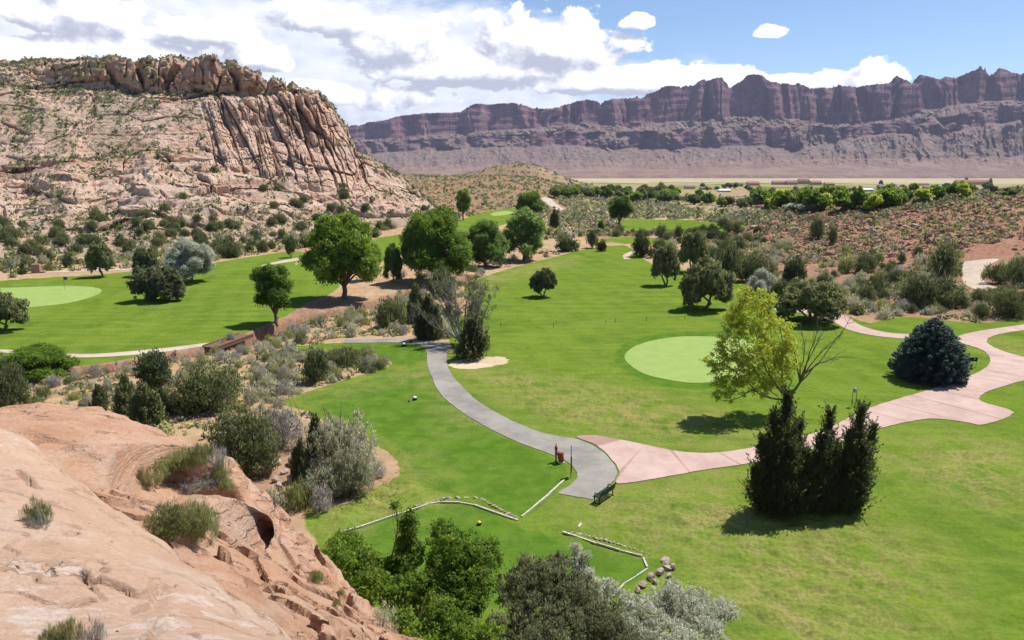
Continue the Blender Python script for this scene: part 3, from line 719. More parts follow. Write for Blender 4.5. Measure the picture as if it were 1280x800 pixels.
def mesa():
    C = [-330, -150, 0, 100, 200, 270, 330, 370, 400, 418, 432, 445, 470, 500, 530, 560]
    K = [
        [(325,165),(270,215),(212,258),(203,285),(118,345),(112,365),(88,378),(80,420)],
        [(325,165),(270,215),(212,258),(203,285),(118,345),(112,365),(88,378),(80,420)],
        [(325,165),(270,215),(212,258),(203,285),(118,345),(112,365),(88,378),(80,420)],
        [(320,172),(265,218),(210,258),(198,283),(122,345),(112,362),(86,375),(77,420)],
        [(315,180),(255,224),(196,264),(188,285),(130,325),(121,350),(83,358),(76,400)],
        [(305,198),(250,236),(190,273),(182,288),(130,318),(122,342),(81,350),(79,385)],
        [(300,208),(248,243),(190,276),(181,292),(127,318),(119,342),(107,346),(106,375)],
        [(293,218),(250,245),(194,277),(183,292),(126,316),(121,338),(114,343),(113,370)],
        [(285,230),(255,250),(200,278),(187,291),(124,313),(121,335),(119.5,340),(120,360)],
        [(282,236),(258,252),(210,278),(195,290),(146,311),(141,326),(138,336),(138,352)],
        [(280,240),(262,252),(222,277),(207,288),(172,304),(165,320),(160,330),(158,345)],
        [(277,245),(264,256),(238,273),(225,285),(204,300),(197,316),(192,328),(190,340)],
        [(275,250),(264,260),(245,274),(234,285),(218,299),(211,310),(207,320),(205,332)],
        [(273,255),(265,263),(251,275),(242,285),(232,296),(227,305),(223,315),(221,325)],
        [(271,262),(267,268),(262,275),(258,282),(254,288),(252,295),(250,300),(249,310)],
        [(272,266),(271,270),(270,275),(270,280),(270,286),(270,292),(270,298),(270,306)],
    ]
    pts = []
    for u, row in zip(C, K):
        r = [at(u, v, y) for v, y in row]
        first = r[0].copy(); first[1] -= 8; first[2] -= 6
        last = r[-1].copy(); back = last*1.18; back[2] = last[2]-6
        back2 = last*1.5; back2[2] = -8
        pts.append([first]+r+[back, back2])
    nu, nt_ = 1000, 520
    us = np.linspace(-330, 560, nu)
    wts = [.25, 1.5, 1.5, .6, 2.2, .7, 1.2, .6, .5, .3]         # how many rows each stretch gets
    cw = np.concatenate([[0], np.cumsum(wts)]); ts = np.interp(np.linspace(0, cw[-1], nt_), cw, np.arange(len(cw)))
    P = sheet_points(C, pts, us, ts)
    U = np.broadcast_to(us[:, None], P.shape[:2]); T = np.broadcast_to(ts[None, :], P.shape[:2])
    x, y, z = P[..., 0].copy(), P[..., 1].copy(), P[..., 2].copy()
    s = U+.0*z                                                    # runs along the face
    lean = (U-.95*(60-z)*1.3)+fbm(U/30, z/30, 3, 3)*4                                    # joints lean like the ribs in the cliff
    # strength of each effect
    cliff = sstep(U, 235, 300)*(1-sstep(U, 440, 470))*sstep(T, 2.2, 3.2)*(1-sstep(T, 5.7, 6.1))
    cap = sstep(T, 6.0, 6.4)*(1-sstep(T, 7.9, 8.4))*(1-sstep(U, 345, 380))*sstep(U, 60, 150)
    ribs = np.abs(perlin(lean/17., z/45, 1.0)); ribs2 = np.abs(perlin(lean/7.5+perlin(U/20, z/8, 2)*.7, z/18, 4.0))
    crack = (1-sstep(ribs, 0, .16))*4.2+(1-sstep(ribs2, 0, .20))*1.8
    bulge = (sstep(ribs, 0, .4)*2.6+sstep(ribs2, 0, .4)*.9)
    slick = sstep(T, 3.6, 4.2)*(1-sstep(T, 4.9, 5.3))*(1-cliff)
    out = np.zeros_like(x)
    lw = lean+fbm(U/16, z/9, 6, 3)*2.2
    k1, k2, kc = worley(lw/15, U*0+3.3, (z+.2*U)/30); l1, l2, lc = worley(lw/6.5, U*0+9.3, (z+.25*U)/9)
    out += cliff*((bulge-crack)*.12+(kc-.5)*8.5+(.7-k1)*2.2-(1-sstep(k2-k1, 0, .09))*4.0+(lc-.5)*3.0-(1-sstep(l2-l1, 0, .08))*1.3+1)
    cr = np.abs(perlin(U/30., z/25, 8)); cr2 = np.abs(perlin(U/11., z/14, 18))
    out += cap*(sstep(cr, 0, .35)*7-(1-sstep(cr, 0, .12))*3+sstep(cr2, 0, .3)*2.5-2)
    # lower ledges and boulders
    rough = sstep(T, 1.0, 1.6)*(1-cliff*.5)*(1-cap*.4)*(1-.5*slick)
    out += rough*(fbm(x/14, y/14, z/10, 4)*3.6+ridged(x/6+z/9, y/6, z/4, 4)*1.2+np.abs(perlin(x/3, y/3, z/3))*.7)
    out += rough*(perlin(U/70, z/40, 5)*6)
    wx = x+fbm(x/20, y/20, z/12, 2)*6; f1, f2, fc = worley(wx/24, y/28, (z+.16*x)/8.5); out += rough*(1-.2*slick)*((fc-.5)*5.5+(.75-f1)*1.6-(1-sstep(f2-f1, 0, .07))*1.5)
    g1, g2, gc = worley(wx/6+7, y/7, (z+.16*x)/2.6); out += rough*(1-.2*slick)*((gc-.5)*1.7+(.7-g1)*.4-(1-sstep(g2-g1, 0, .10))*.25); crev = (1-sstep(f2-f1, .02, .12))
    n = np.hypot(x, y)+1e-6
    fade = sstep(T, .9, 1.5)*(1-sstep(T, 8.0, 8.8))
    out *= fade
    x -= x/n*out*.8; y -= y/n*out*.8; z += out*.28*(T > 1)
    # ledges: gather heights towards level beds
    def terr(z, step, w, ph):
        q = (z+ph)/step; k = np.floor(q); f = q-k
        return (k+sstep(f, .25, .75))*step-ph-z
    ph = fbm(x/40, y/40, 0, 4)*6+x*.03
    z += fade*rough*terr(z, 3.4, 1, ph*1.6)*.6*(1-.6*slick)*(1-.7*cliff)+fade*rough*terr(z, 1.3, 1, ph*2.7)*.4*(1-.7*cliff)
    z += fade*cliff*terr(z, 9, 1, ph*3)*.2
    z += (T > 6.9)*(T < 9)*fbm(x/7, y/7, 3, 4)*2.0*sstep(T, 6.9, 7.6)*(1-sstep(T, 8.4, 9))
    Vt = np.stack([x, y, z], -1).reshape(-1, 3)
    idx = np.arange(nu*nt_).reshape(nu, nt_)
    Fc = np.stack([idx[:-1, :-1], idx[1:, :-1], idx[1:, 1:], idx[:-1, 1:]], -1).reshape(-1, 4)
    redband = np.clip(cap+(1-sstep(np.abs(T-3.25), .15, .4))*(U < 260)+.7*sstep(perlin(U/50, T*2, 3), .1, .4)*(T > 3), 0, 1)
    soil = np.clip(sstep(T, 5.9, 6.05)*(1-sstep(T, 6.15, 6.35))+sstep(T, 7.2, 7.7)+.9*(1-sstep(T, 1.4, 1.9))
                   + sstep(perlin(U/40, T*1.6, 9), -.05, .25)*(1-cliff)*(U < 200)*(T > 3.6)*1.3+sstep(perlin(U/28, T*2, 12), .0, .3)*(1-cliff)*.5
                   + (1-sstep(np.abs(T-3.7), .1, .35))*.9*(U < 200), 0, 1)
    me = mesh_arrays('mesa', Vt, Fc, M['mesa'], dict(redband=redband.ravel(), soil=soil.ravel()), True)
    try: me.set_sharp_from_angle(angle=R_(38))
    except Exception: pass
    link('mesa', me, kind='structure', label='pink sandstone mesa with fluted cliffs and scattered shrubs on the left')
    return Vt.reshape(nu, nt_, 3), U, T, soil, cliff
MESA = mesa()

def mat_range():
    t = NT('far_red_cliffs'); p = t.pos()
    band = t.attr('band')                                   # 1 on the cliff faces, 0 on the talus
    n1 = t.noise(.006, 6, .65, dist=.3); n2 = t.noise(.03, 6, .7)
    vert = t.noise(1.0, 6, .65, v=t.mapping(p, (.018, .018, .0022)), dist=.3)
    lay = t.noise(1.0, 5, .6, v=t.mapping(p, (.0012, .0012, .03)))
    cl = t.ramp(t.math('ADD', t.math('MULTIPLY', vert, .6), t.math('MULTIPLY', lay, .4)), [(.36, (.080, .042, .050)), (.47, (.140, .078, .088)), (.56, (.20, .108, .108)), (.68, (.28, .17, .155))])
    ta = t.mix(t.step(n2, .38, .62), (.150, .105, .088), (.25, .19, .155))
    ta = t.mix(t.math('MULTIPLY', t.step(t.noise(.05, 5, .75), .5, .62), .6), ta, (.12, .11, .075))
    ta = t.mix(t.math('MULTIPLY', t.step(n1, .45, .6), .5), ta, (.20, .12, .10))
    ta = t.mix(t.math('MULTIPLY', t.attr('toe'), .8), ta, t.mix(t.step(n1, .4, .6), (.22, .135, .10), (.29, .20, .15)))
    t.color(t.mix(band, ta, cl))
    h = t.math('ADD', t.math('MULTIPLY', vert, 1.0), n2)
    t.normal(t.bump(h, .8, 14)); return t.m
M['range'] = mat_range()
def far_range():
    # u: toe, k2, low cliff base, low cliff top, upper cliff base, ledge, skyline
    D = {300:(222,210,197,186,182,174,166), 430:(221,209,196,181,176,167,158), 470:(221,208,192,178,174,162,152), 505:(221,208,190,177,173,158,144), 530:(221,207,189,176,171,155,141),
         575:(221,207,187,174,168,152,139), 582:(221,206,187,173,167,148,134), 600:(221,205,185,172,164,146,130), 640:(221,205,184,170,162,144,128), 662:(221,205,184,170,161,146,133), 690:(221,204,183,168,159,148,136),
         705:(221,204,182,166,158,146,131), 735:(221,203,184,168,156,141,124), 752:(220,203,186,168,157,143,129), 765:(220,203,187,168,157,139,122), 795:(220,203,187,168,157,138,121), 800:(220,203,187,168,156,137,123), 835:(219,202,187,167,154,130,107),
         868:(219,201,186,166,150,126,107), 876:(219,201,186,166,149,122,99), 902:(219,201,185,165,148,122,98), 912:(219,200,184,164,147,126,109), 925:(219,200,184,164,146,120,101), 938:(219,200,183,163,146,116,93), 952:(219,200,183,162,146,116,94), 962:(219,200,185,162,147,122,103),
         990:(219,200,186,163,149,126,105), 1000:(219,199,185,161,152,126,104), 1012:(219,199,183,158,154,124,110), 1045:(219,199,178,162,156,124,107), 1080:(219,198,172,158,154,122,108), 1110:(219,198,168,154,150,118,104),
         1122:(219,198,168,153,147,115,95), 1140:(219,197,168,153,143,113,104), 1150:(219,197,167,152,140,110,94), 1175:(219,197,167,152,136,110,100), 1182:(219,197,166,151,134,109,94), 1195:(219,196,165,150,132,108,97), 1222:(219,196,160,140,130,106,86),
         1232:(219,196,157,136,128,106,86), 1237:(219,196,156,136,128,107,96), 1250:(219,196,155,135,127,106,85), 1280:(219,196,150,134,127,108,93), 1400:(219,196,150,134,127,104,88), 1600:(220,198,156,140,132,108,92)}
    ys = [3000, 3380, 3640, 3690, 3830, 3900, 3950]
    C = sorted(D); pts = []
    for u in C:
        # the scarp runs nearer on the right, farther on the left
        k = np.interp(u, [300, 700, 1280, 1600], [1.30, 1.12, .97, .92])
        r = [at(u, v, yy*(1 if i == 0 else 1+(k-1)*min(1, i/2))) for i, (v, yy) in enumerate(zip(D[u], ys))]
        first = r[0].copy(); first[2] = -45; first[1] -= 60
        last = r[-1].copy(); b1 = last*1.03; b1[2] = last[2]-4; b2 = last*1.5; b2[2] = last[2]*.8-60
        pts.append([first]+r+[b1, b2])
    nu, nt_ = 1900, 300
    us = np.linspace(300, 1600, nu)
    wts = [.1, 1.3, 1.6, 1.1, .9, 1.3, 1.3, .4, .1]
    cw = np.concatenate([[0], np.cumsum(wts)]); ts = np.interp(np.linspace(0, cw[-1], nt_), cw, np.arange(len(cw)))
    P = sheet_points(C, pts, us, ts); U = np.broadcast_to(us[:, None], P.shape[:2]); T = np.broadcast_to(ts[None], P.shape[:2])
    x, y, z = P[..., 0].copy(), P[..., 1].copy(), P[..., 2].copy()
    up = sstep(T, 4.9, 5.1)*(1-sstep(T, 7.6, 8)); lowc = sstep(T, 2.9, 3.1)*(1-sstep(T, 4.0, 4.3))*sstep(fbm(U/34, T*.5, 8, 3), -.32, .0)
    Uw = U+fbm(U/40, T*.3, 4, 3)*16; but = np.abs(perlin(Uw/34, T*.2, 2)); but2 = np.abs(perlin(Uw/11+perlin(U/50, 1, 1)*2, T*.3+z/700, 7)); but3 = np.abs(perlin(U/4, z/200, 3))
    face = np.clip(up+lowc*.8, 0, 1)
    out = face*(sstep(but, 0, .5)*80+sstep(but2, 0, .4)*13*(.3+sstep(perlin(U/55, 1, 8), -.2, .3))+sstep(but3, 0, .3)*3-28)
    tal = (1-face)*sstep(T, 1.1, 2)*(1-sstep(T, 7, 7.5))
    # ravines run down the talus, widening downwards
    rav = ridged((U+perlin(U/30, T*2, 6)*6)/16, T*.55, 2, 3)
    out += tal*(rav*55+ridged((U+perlin(U/60, T, 6)*14)/48, T*.35, 5, 2)*95*sstep(T, 1.1, 2.4)*(1-sstep(T, 4, 5))+fbm(U/5, T*5, 3, 4)*30)+lowc*fbm(U/10, T*4, 4, 3)*18
    z += tal*fbm(U/7, T*7, 9, 3)*7+(1-sstep(np.abs(T-4.55), .1, .5))*fbm(U/14, 2, 5, 3)*22
    # lower cliff fades in and out
    n = np.hypot(x, y); x -= x/n*out; y -= y/n*out
    # crumbled knobs on the skyline
    kn = sstep(T, 6.2, 7)*(1-sstep(T, 7.9, 8.6))
    z += kn*(np.maximum(0, perlin(U/6.5, 0, 12))*22*sstep(perlin(U/70, 3, 3), -.25, .25)*sstep(np.abs(perlin(U/60, 4, 4)), .03, .3)+perlin(U/2.6, 0, 5)*7-2)
    z += up*perlin(x/60, y/60, z/30)*5
    # ledges
    ph = fbm(U/60, 0, 1, 3)*30
    for st, w in ((42, .3), (15, .22)):
        q = (z+ph)/st; k = np.floor(q); f = q-k
        z += (face*.9+tal*.25)*w*((k+sstep(f, .3, .7))*st-ph-z)
    idx = np.arange(nu*nt_).reshape(nu, nt_)
    Fc = np.stack([idx[:-1, :-1], idx[1:, :-1], idx[1:, 1:], idx[:-1, 1:]], -1).reshape(-1, 4)
    lowmask = sstep(fbm(U/26, T*.4, 8, 3), -.25, .1)
    band = np.clip(up+lowc*(.35+.65*lowmask)+tal*sstep(fbm(U/14, T*3.5, 5, 4), .22, .38)*.8, 0, 1)
    toe = (1-sstep(T, 1.7, 2.3))
    me = mesh_arrays('cliffs', np.stack([x, y, z], -1).reshape(-1, 3), Fc, M['range'], dict(band=band.ravel(), toe=toe.ravel()), True)
    try: me.set_sharp_from_angle(angle=R_(35))
    except Exception: pass
    link('far_cliffs', me, kind='structure', label='long purple-red cliff range across the valley with talus slopes')
far_range()

# ------------------------------------------------------------------ foreground sandstone
def tps(ctrl):
    X = ctrl[:, :2]; n = len(X)
    def U(d): return np.where(d > 1e-9, d*d*np.log(d+1e-12), 0)
    D = np.hypot(X[:, None, 0]-X[None, :, 0], X[:, None, 1]-X[None, :, 1])
    A = np.zeros((n+3, n+3)); A[:n, :n] = U(D)+np.eye(n)*.05; A[:n, n] = 1; A[:n, n+1:] = X; A[n, :n] = 1; A[n+1:, :n] = X.T
    w = np.linalg.solve(A, np.concatenate([ctrl[:, 2], np.zeros(3)]))
    def f(x, y):
        o = w[n]+w[n+1]*x+w[n+2]*y
        for i in range(n): o = o+w[i]*U(np.hypot(x-X[i, 0], y-X[i, 1]))
        return o
    return f
def in_mask(P, px_y, soft, k=5):
    poly = smooth_closed(np.array([at(u, v, y)[:2] for u, v, y in px_y]), k)
    return sstep(sdist(P, poly, 3), -soft, soft)
def slab_rock():
    E = [at(u, v, y) for u, v, y in [(-420, 470, 22), (-200, 490, 18), (0, 527, 14), (55, 560, 12.2), (100, 592, 10.8), (160, 638, 9.2), (230, 688, 7.7), (300, 732, 6.6), (360, 770, 5.7), (410, 800, 5.0)]]
    E += [np.array((-.4, 4.0, 17.0)), np.array((1.2, 2.4, 17.4)), np.array((3.0, .5, 17.7))]
    inner = [at(0, 800, 4.2), at(0, 680, 6.3), at(0, 600, 9.2), at(120, 720, 5.6), at(80, 640, 7.8), at(250, 800, 4.1), at(200, 720, 6.1), at(-150, 600, 9.5), np.array((0, 0, 18.25)), np.array((-4, 0, 19)), np.array((-9, 5, 18.6)), np.array((-14, 10, 18))]
    f = tps(np.array(E+inner))
    edge = smooth_open(np.array(E)[:, :2], 6)
    poly = np.vstack([edge, [(5, -3), (4, -9), (-30, -9), (-34, 12)]])
    az = np.linspace(R_(-100), R_(70), 800); r = np.concatenate([np.linspace(.3, 2, 12), np.geomspace(2.05, 34, 620)])
    A, RR = np.meshgrid(az, r, indexing='ij'); X = RR*np.sin(A); Y = RR*np.cos(A)
    P = np.stack([X.ravel(), Y.ravel()], 1)
    z0 = f(P[:, 0], P[:, 1])
    wob = fbm(P[:, 0]/1.6, P[:, 1]/1.6, 2, 3)*.22
    d = sdist(P, poly, 40)+wob
    de, t = seg_dist(P, edge); i = np.clip(t.astype(int), 0, len(edge)-2); fr = t-i
    near = edge[i]*(1-fr)[:, None]+edge[i+1]*fr[:, None]
    ze = f(near[:, 0], near[:, 1])
    z = np.where(d > 0, z0, ze-np.abs(d)**1.25*2.3-.35*np.abs(d))
    z -= .16*np.exp(-np.abs(d)/.45)
    x, y = P[:, 0], P[:, 1]
    c, s_ = math.cos(R_(38)), math.sin(R_(38)); a = x*c-y*s_; b = x*s_+y*c        # cross bedding direction
    z += fbm(a/3.5, b/1.2, 1, 4)*.07+fbm(a/1.6, b/.35, 7, 4)*.035+fbm(x/.25, y/.25, 3, 3)*.010
    bed = (b*.9+fbm(x/2.5, y/2.5, 4, 3)*1.2); z += .05*(sstep(bed-np.floor(bed), .0, .12)-1)*sstep(perlin(x/2, y/2, 8), -.1, .2)
    # small pits
    pit = sstep(perlin(x/.16, y/.10, 2), .60, .80)*sstep(perlin(x/1.3, y/1.3, 9), .08, .3); z -= pit*.03
    # thin flake lying on the slab
    fl = [(105, 710, 6.0), (125, 712, 5.95), (160, 718, 5.9), (190, 730, 5.75), (190, 740, 5.6), (175, 746, 5.5), (150, 738, 5.6), (125, 728, 5.75), (106, 722, 5.85)]
    # put the flake outline on the slab itself
    def on_slab(u, v):
        aa, dy, dz = ray(u, v); t_ = np.linspace(2, 16, 800); q = CH+dz*t_-f(aa*t_, dy*t_); k = np.argmax(q < 0); return (aa*t_[k], dy*t_[k])
    fp = smooth_closed(np.array([on_slab(u, v) for u, v, _ in fl]), 5)
    sdl = sdist(P, fp, 2)+fbm(x/.12, y/.12, 5, 3)*.03
    z += .075*sstep(sdl, 0, .03)
    # cracks with dark hollows near the crest
    for pts_ in ([(78, 560), (90, 568), (97, 573)], [(102, 596), (106, 602), (108, 606)], [(20, 586), (30, 594), (38, 604), (46, 608)], [(85, 758), (100, 756), (112, 752)], [(118, 700), (121, 704)], [(85, 652), (95, 656)], [(80, 668), (92, 663)]):
        q = np.array([on_slab(u, v) for u, v in pts_]); dd, _ = seg_dist(P, q); z -= .10*(1-sstep(dd+fbm(x/.1, y/.1, 4, 2)*.03, .015, .07))
    ck = np.abs(perlin(a/3.3+4, b/1.1, 6)+.3*perlin(x/.5, y/.5, 2)); z -= (1-sstep(ck, 0, .022))*.055*sstep(perlin(x/2.2, y/2.2, 14), .0, .15)
    V_ = np.stack([x, y, z], 1); nA, nR = A.shape; idx = np.arange(nA*nR).reshape(nA, nR)
    Fc = np.stack([idx[:-1, :-1], idx[:-1, 1:], idx[1:, 1:], idx[1:, :-1]], -1).reshape(-1, 4)
    Fc = Fc[(V_[Fc][:, :, 2] > -3).all(1)]
    me = mesh_arrays('slab', V_, Fc[:, ::-1], M['slab'], None, True)
    link('sandstone_slab', me, kind='structure', label='smooth pale sandstone slab in the near left corner')
    return f, on_slab
SLAB, ON_SLAB = slab_rock()

def outcrop():
    sil = [(-420, 500, 30), (-200, 508, 27), (-60, 512, 25), (0, 512, 24), (60, 506, 24), (130, 507, 23), (170, 525, 22), (215, 540, 21.5), (260, 562, 21), (300, 580, 20.5), (330, 612, 20), (346, 640, 19.5), (362, 652, 19.2), (385, 668, 18.7), (396, 692, 18), (425, 718, 17), (452, 742, 16.5), (482, 770, 15.5), (515, 800, 14.5), (560, 850, 13), (620, 930, 10.5)]
    E = [at(*s) for s in sil]
    inn = [at(*s) for s in [(20, 530, 18.5), (60, 540, 18), (120, 548, 18), (180, 572, 17.5), (230, 560, 19.4), (270, 590, 18.8), (200, 622, 15.8), (250, 630, 16.5), (300, 625, 18), (170, 645, 13.6), (230, 668, 13.5), (300, 685, 14.3), (330, 722, 13.3), (400, 762, 13), (350, 690, 16), (380, 720, 15.6), (330, 760, 10.5), (420, 800, 11), (-200, 560, 19)]]
    f = tps(np.array(E+inn)); edge = smooth_open(np.array(E)[:, :2], 5)
    poly = np.vstack([edge, [(3, 2), (-10, 2), (-40, 4), (-44, 26)]])
    DX = .05; xs = np.arange(-24, 6, DX); ys = np.arange(4, 31, DX)
    X, Y = np.meshgrid(xs, ys, indexing='ij'); P = np.stack([X.ravel(), Y.ravel()], 1); x, y = P.T
    z0 = f(x, y); d = sdist(P, poly, 40)+fbm(x/2.4, y/2.4, 2, 4)*.7
    de, t = seg_dist(P, edge); i = np.clip(t.astype(int), 0, len(edge)-2); fr = t-i
    near = edge[i]*(1-fr)[:, None]+edge[i+1]*fr[:, None]; ze = f(near[:, 0], near[:, 1])
    z = np.where(d > 0, z0, ze-np.abs(d)**1.35*1.55-.25*np.abs(d))
    z -= .25*np.exp(-np.abs(d)/.9)
    z += fbm(x/4.5, y/2.4, 1, 4)*.30
    # hollow holding sand and bushes, with a steep orange wall on its left and back
    hol = in_mask(P, [(152, 615, 15.6), (150, 585, 16.8), (172, 563, 18.2), (208, 556, 19.2), (222, 566, 19.2), (240, 575, 19), (285, 590, 19), (292, 605, 18.4), (260, 615, 17.6), (222, 612, 16.8), (190, 625, 15.6)], .28)
    z -= hol*1.0
    hole2 = in_mask(P, [(276, 638, 16.8), (300, 628, 17.9), (318, 634, 18.3), (330, 640, 18.3), (330, 662, 17), (318, 690, 15.6), (300, 690, 15.2), (285, 668, 15.6)], .22)
    z -= hole2*1.6
    # cuts across the lower rock
    gr = np.abs(perlin(x/2.3+y/5, y/2.6, 3)); z -= (1-sstep(gr, 0, .07))*.2*sstep(t*0+y, 8, 10)*(d < 3)*(x > -7)
    # level beds
    ph = fbm(x/3, y/3, 5, 3)*.5
    for st, w in ((.8, .55), (.27, .5)):
        q = (z+ph-.12*x)/st; k = np.floor(q); ff = q-k
        slope = (sstep(-d, -1.2, -.1)*(1-sstep(-d, .1, .9)))*.8+hol*.3+hole2*.5+.15
        z += np.clip(slope, 0, 1)*w*((k+sstep(ff, .3, .7))*st-(z+ph-.12*x))
    z += fbm(x/.9, y/.9, 3, 4)*.09+fbm(x/.22, y/.22, 8, 2)*.02
    w1, w2, wc = worley(x/2.6+fbm(x, y, 3, 2), y/1.8, z/1.1); low = sstep(x*.6-y*.8, -19, -14)
    z += low*((wc-.5)*.34-(1-sstep(w2-w1, 0, .04))*.10)
    ck = np.abs(perlin(x/3.1+4, y/1.5, 6)+.35*perlin(x/.8, y/.8, 2)); z -= (1-sstep(ck, 0, .035))*.13*sstep(perlin(x/4, y/4, 4), -.1, .15)
    x2 = x+hole2*.25; y2 = y+hole2*1.5; V_ = np.stack([x2, y2, z], 1); nA, nR = X.shape; idx = np.arange(nA*nR).reshape(nA, nR)
    Fc = np.stack([idx[:-1, :-1], idx[1:, :-1], idx[1:, 1:], idx[:-1, 1:]], -1).reshape(-1, 4)
    Fc = Fc[(V_[Fc][:, :, 2] > -1.5).all(1)]
    me = mesh_arrays('outcrop', V_, Fc, M['outcrop'], None, True)
    try: me.set_sharp_from_angle(angle=R_(45))
    except Exception: pass
    link('sandstone_outcrop', me, kind='structure', label='orange sandstone outcrop with a sandy hollow behind the near slab')
    Z = z.reshape(nA, nR)
    def H(px, py): return float(Z[int(np.clip((px+24)/DX, 0, nA-1)), int(np.clip((py-4)/DX, 0, nR-1))])
    return H
OUT = outcrop()
def on_outcrop(u, v):
    a, dy, dz = ray(u, v)
    for t in np.linspace(5, 36, 900):
        if CH+dz*t < OUT(a*t, dy*t): return Vector((a*t, dy*t, CH+dz*t))
    return None
# ------------------------------------------------------------------ plants: prototypes
def unit(a): return a/np.maximum(np.linalg.norm(a, axis=-1, keepdims=True), 1e-9)
class Leaves:
    def __init__(s): s.V = []; s.T = []; s.Nn = []
    def add(s, c, d, L, Wd, tone, rs, twist=None, out=None):
        n = len(c); d = unit(d); side = unit(np.cross(d, rs.normal(size=(n, 3)) if twist is None else twist))
        L = np.broadcast_to(L, n)[:, None]; Wd = np.broadcast_to(Wd, n)[:, None]
        nrm = np.cross(d, side)
        q = np.stack([c-d*L*.5, c+side*Wd*.5+nrm*Wd*.12, c+d*L*.5, c-side*Wd*.5+nrm*Wd*.12], 1)
        s.Nn.append(np.repeat(unit(np.broadcast_to(d*.35+np.array((0, 0, .9)) if out is None else out, (n, 3))), 4, 0)); s.V.append(q.reshape(-1, 3)); s.T.append(np.repeat(np.clip(tone, 0, 1), 4))
    def mesh(s, name, mat):
        V = np.concatenate(s.V); T = np.concatenate(s.T)
        return mesh_arrays(name, V, np.arange(len(V)).reshape(-1, 4), mat, {'tone': T}, False, vec=np.concatenate(s.Nn))
def sphere_dirs(rs, n, down=.35):
    d = unit(rs.normal(size=(n, 3))); d[:, 2] = np.where(d[:, 2] < 0, d[:, 2]*down, d[:, 2]); return unit(d)
def clump_cloud(lv, rs, blobs, per_area, per, cr, L, Wd, up=.3, outw=.6, shell=.6, down=.5, tone0=.45):
    """leaf clumps spread through the volume of several blobs (x,y,z,rx,rz)"""
    for (bx, by, bz, rx, rz) in blobs:
        n = max(3, int(per_area*(rx*rx+rx*rz)))
        d = sphere_dirs(rs, n, down); rad = shell+(1-shell)*rs.random(n)**.6
        rad *= 1+.22*perlin(d[:, 0]*2+bx, d[:, 1]*2+by, d[:, 2]*2+bz)
        C = np.array((bx, by, bz))+d*np.array((rx, rx, rz))*rad[:, None]
        tn = tone0+rs.normal(size=n)*.20
        k = rs.integers(int(per*.6), int(per*1.3)+1, n); I = np.repeat(np.arange(n), k); m = len(I)
        sz = cr*(.6+.7*rs.random(n)); off = rs.normal(size=(m, 3))*sz[I][:, None]*.55; off[:, 2] *= .8
        c = C[I]+off
        dd = unit(rs.normal(size=(m, 3)))*1.0+np.array((0, 0, up))+unit(c-np.array((bx, by, bz-rz*.3)))*outw
        lv.add(c, dd, L*(.6+.8*rs.random(m)), Wd*(.6+.8*rs.random(m)), tn[I]+rs.normal(size=m)*.16, rs, out=unit(off/sz[I][:, None])*.8+d[I]*.45+np.array((0, 0, .85)))
def limb(mb, rs, a, b, r0, r1, wob=.12, n=6, seg=6, sag=0):
    a = np.array(a, float); b = np.array(b, float); L = np.linalg.norm(b-a); pts = []
    w = rs.normal(size=3)*wob*L; w2 = rs.normal(size=3)*wob*.5*L
    for i in range(seg+1):
        t = i/seg; p = a+(b-a)*t+w*math.sin(math.pi*t)+w2*math.sin(2*math.pi*t); p[2] += sag*math.sin(math.pi*t)*L; pts.append(p)
    mb.tube(pts, [r0+(r1-r0)*(i/seg)**.8 for i in range(seg+1)], n); return pts
PROTO = {}
def proto(name, trunk_mb, bark, crown, leafmat, crown_name='crown', trunk_name='trunk', H=None, Wd=None):
    parts = []
    if trunk_mb is not None and trunk_mb.n: parts.append((trunk_name, trunk_mb.mesh(trunk_name, bark, True)))
    if crown is not None:
        me = crown.mesh(crown_name, leafmat); parts.append((crown_name, me))
        V = np.concatenate(crown.V)
        lo, hi = np.percentile(V, 1.0, 0), np.percentile(V, 99.0, 0)
        if H is None: H = hi[2]
        if Wd is None: Wd = 2*np.percentile(np.hypot(V[:, 0], V[:, 1]), 98.5)
    return dict(parts=parts, H=H, W=Wd)

def cottonwood(seed, mat, H=12., Wd=11., lean=0, dens=1.0, base=.22, L=.36, sparse=.6, nb=11):
    nb = int(nb*1.5)
    rs = np.random.default_rng(seed); tr = MB(); lv = Leaves(); blobs = []
    fork = np.array((lean*.2, 0, H*.16)); limb(tr, rs, (0, 0, -.3), fork, H*.035, H*.028, .05, 9)
    for i in range(nb):
        a = 2*math.pi*(i*.618)+rs.normal()*.2; q = (i+.5)/nb
        rad = Wd*.5*(.78*math.sqrt(1-(q*.93)**2.2))*(.62+.5*rs.random()); z = H*(base+.13+.60*q)
        e = np.array((rad*math.cos(a)+lean*q, rad*math.sin(a), z)); br = Wd*(.115+.075*rs.random())
        mid = fork+(e-fork)*.45+np.array((0, 0, H*.05)); limb(tr, rs, fork+(0, 0, H*.02*i/nb), mid, H*.017, H*.010, .08); limb(tr, rs, mid, e+(0, 0, br*.4), H*.010, H*.003, .1)
        for j in range(3):
            limb(tr, rs, mid+(e-mid)*.4*(j+1)/3, e+unit(rs.normal(size=3))*br*.8, H*.005, H*.0015, .1, 4, 4)
        blobs.append((*e, br, br*.95))
    blobs.append((lean, 0, H*.80, Wd*.17, H*.15)); blobs.append((lean*.6, 0, H*.55, Wd*.2, H*.16))
    clump_cloud(lv, rs, blobs, 13*dens*(12/H)**2, 30, H*.048, L*H/12, L*.62*H/12, .1, .5, sparse*.8, .75)
    return proto('t', tr, M['bark'], lv, mat)
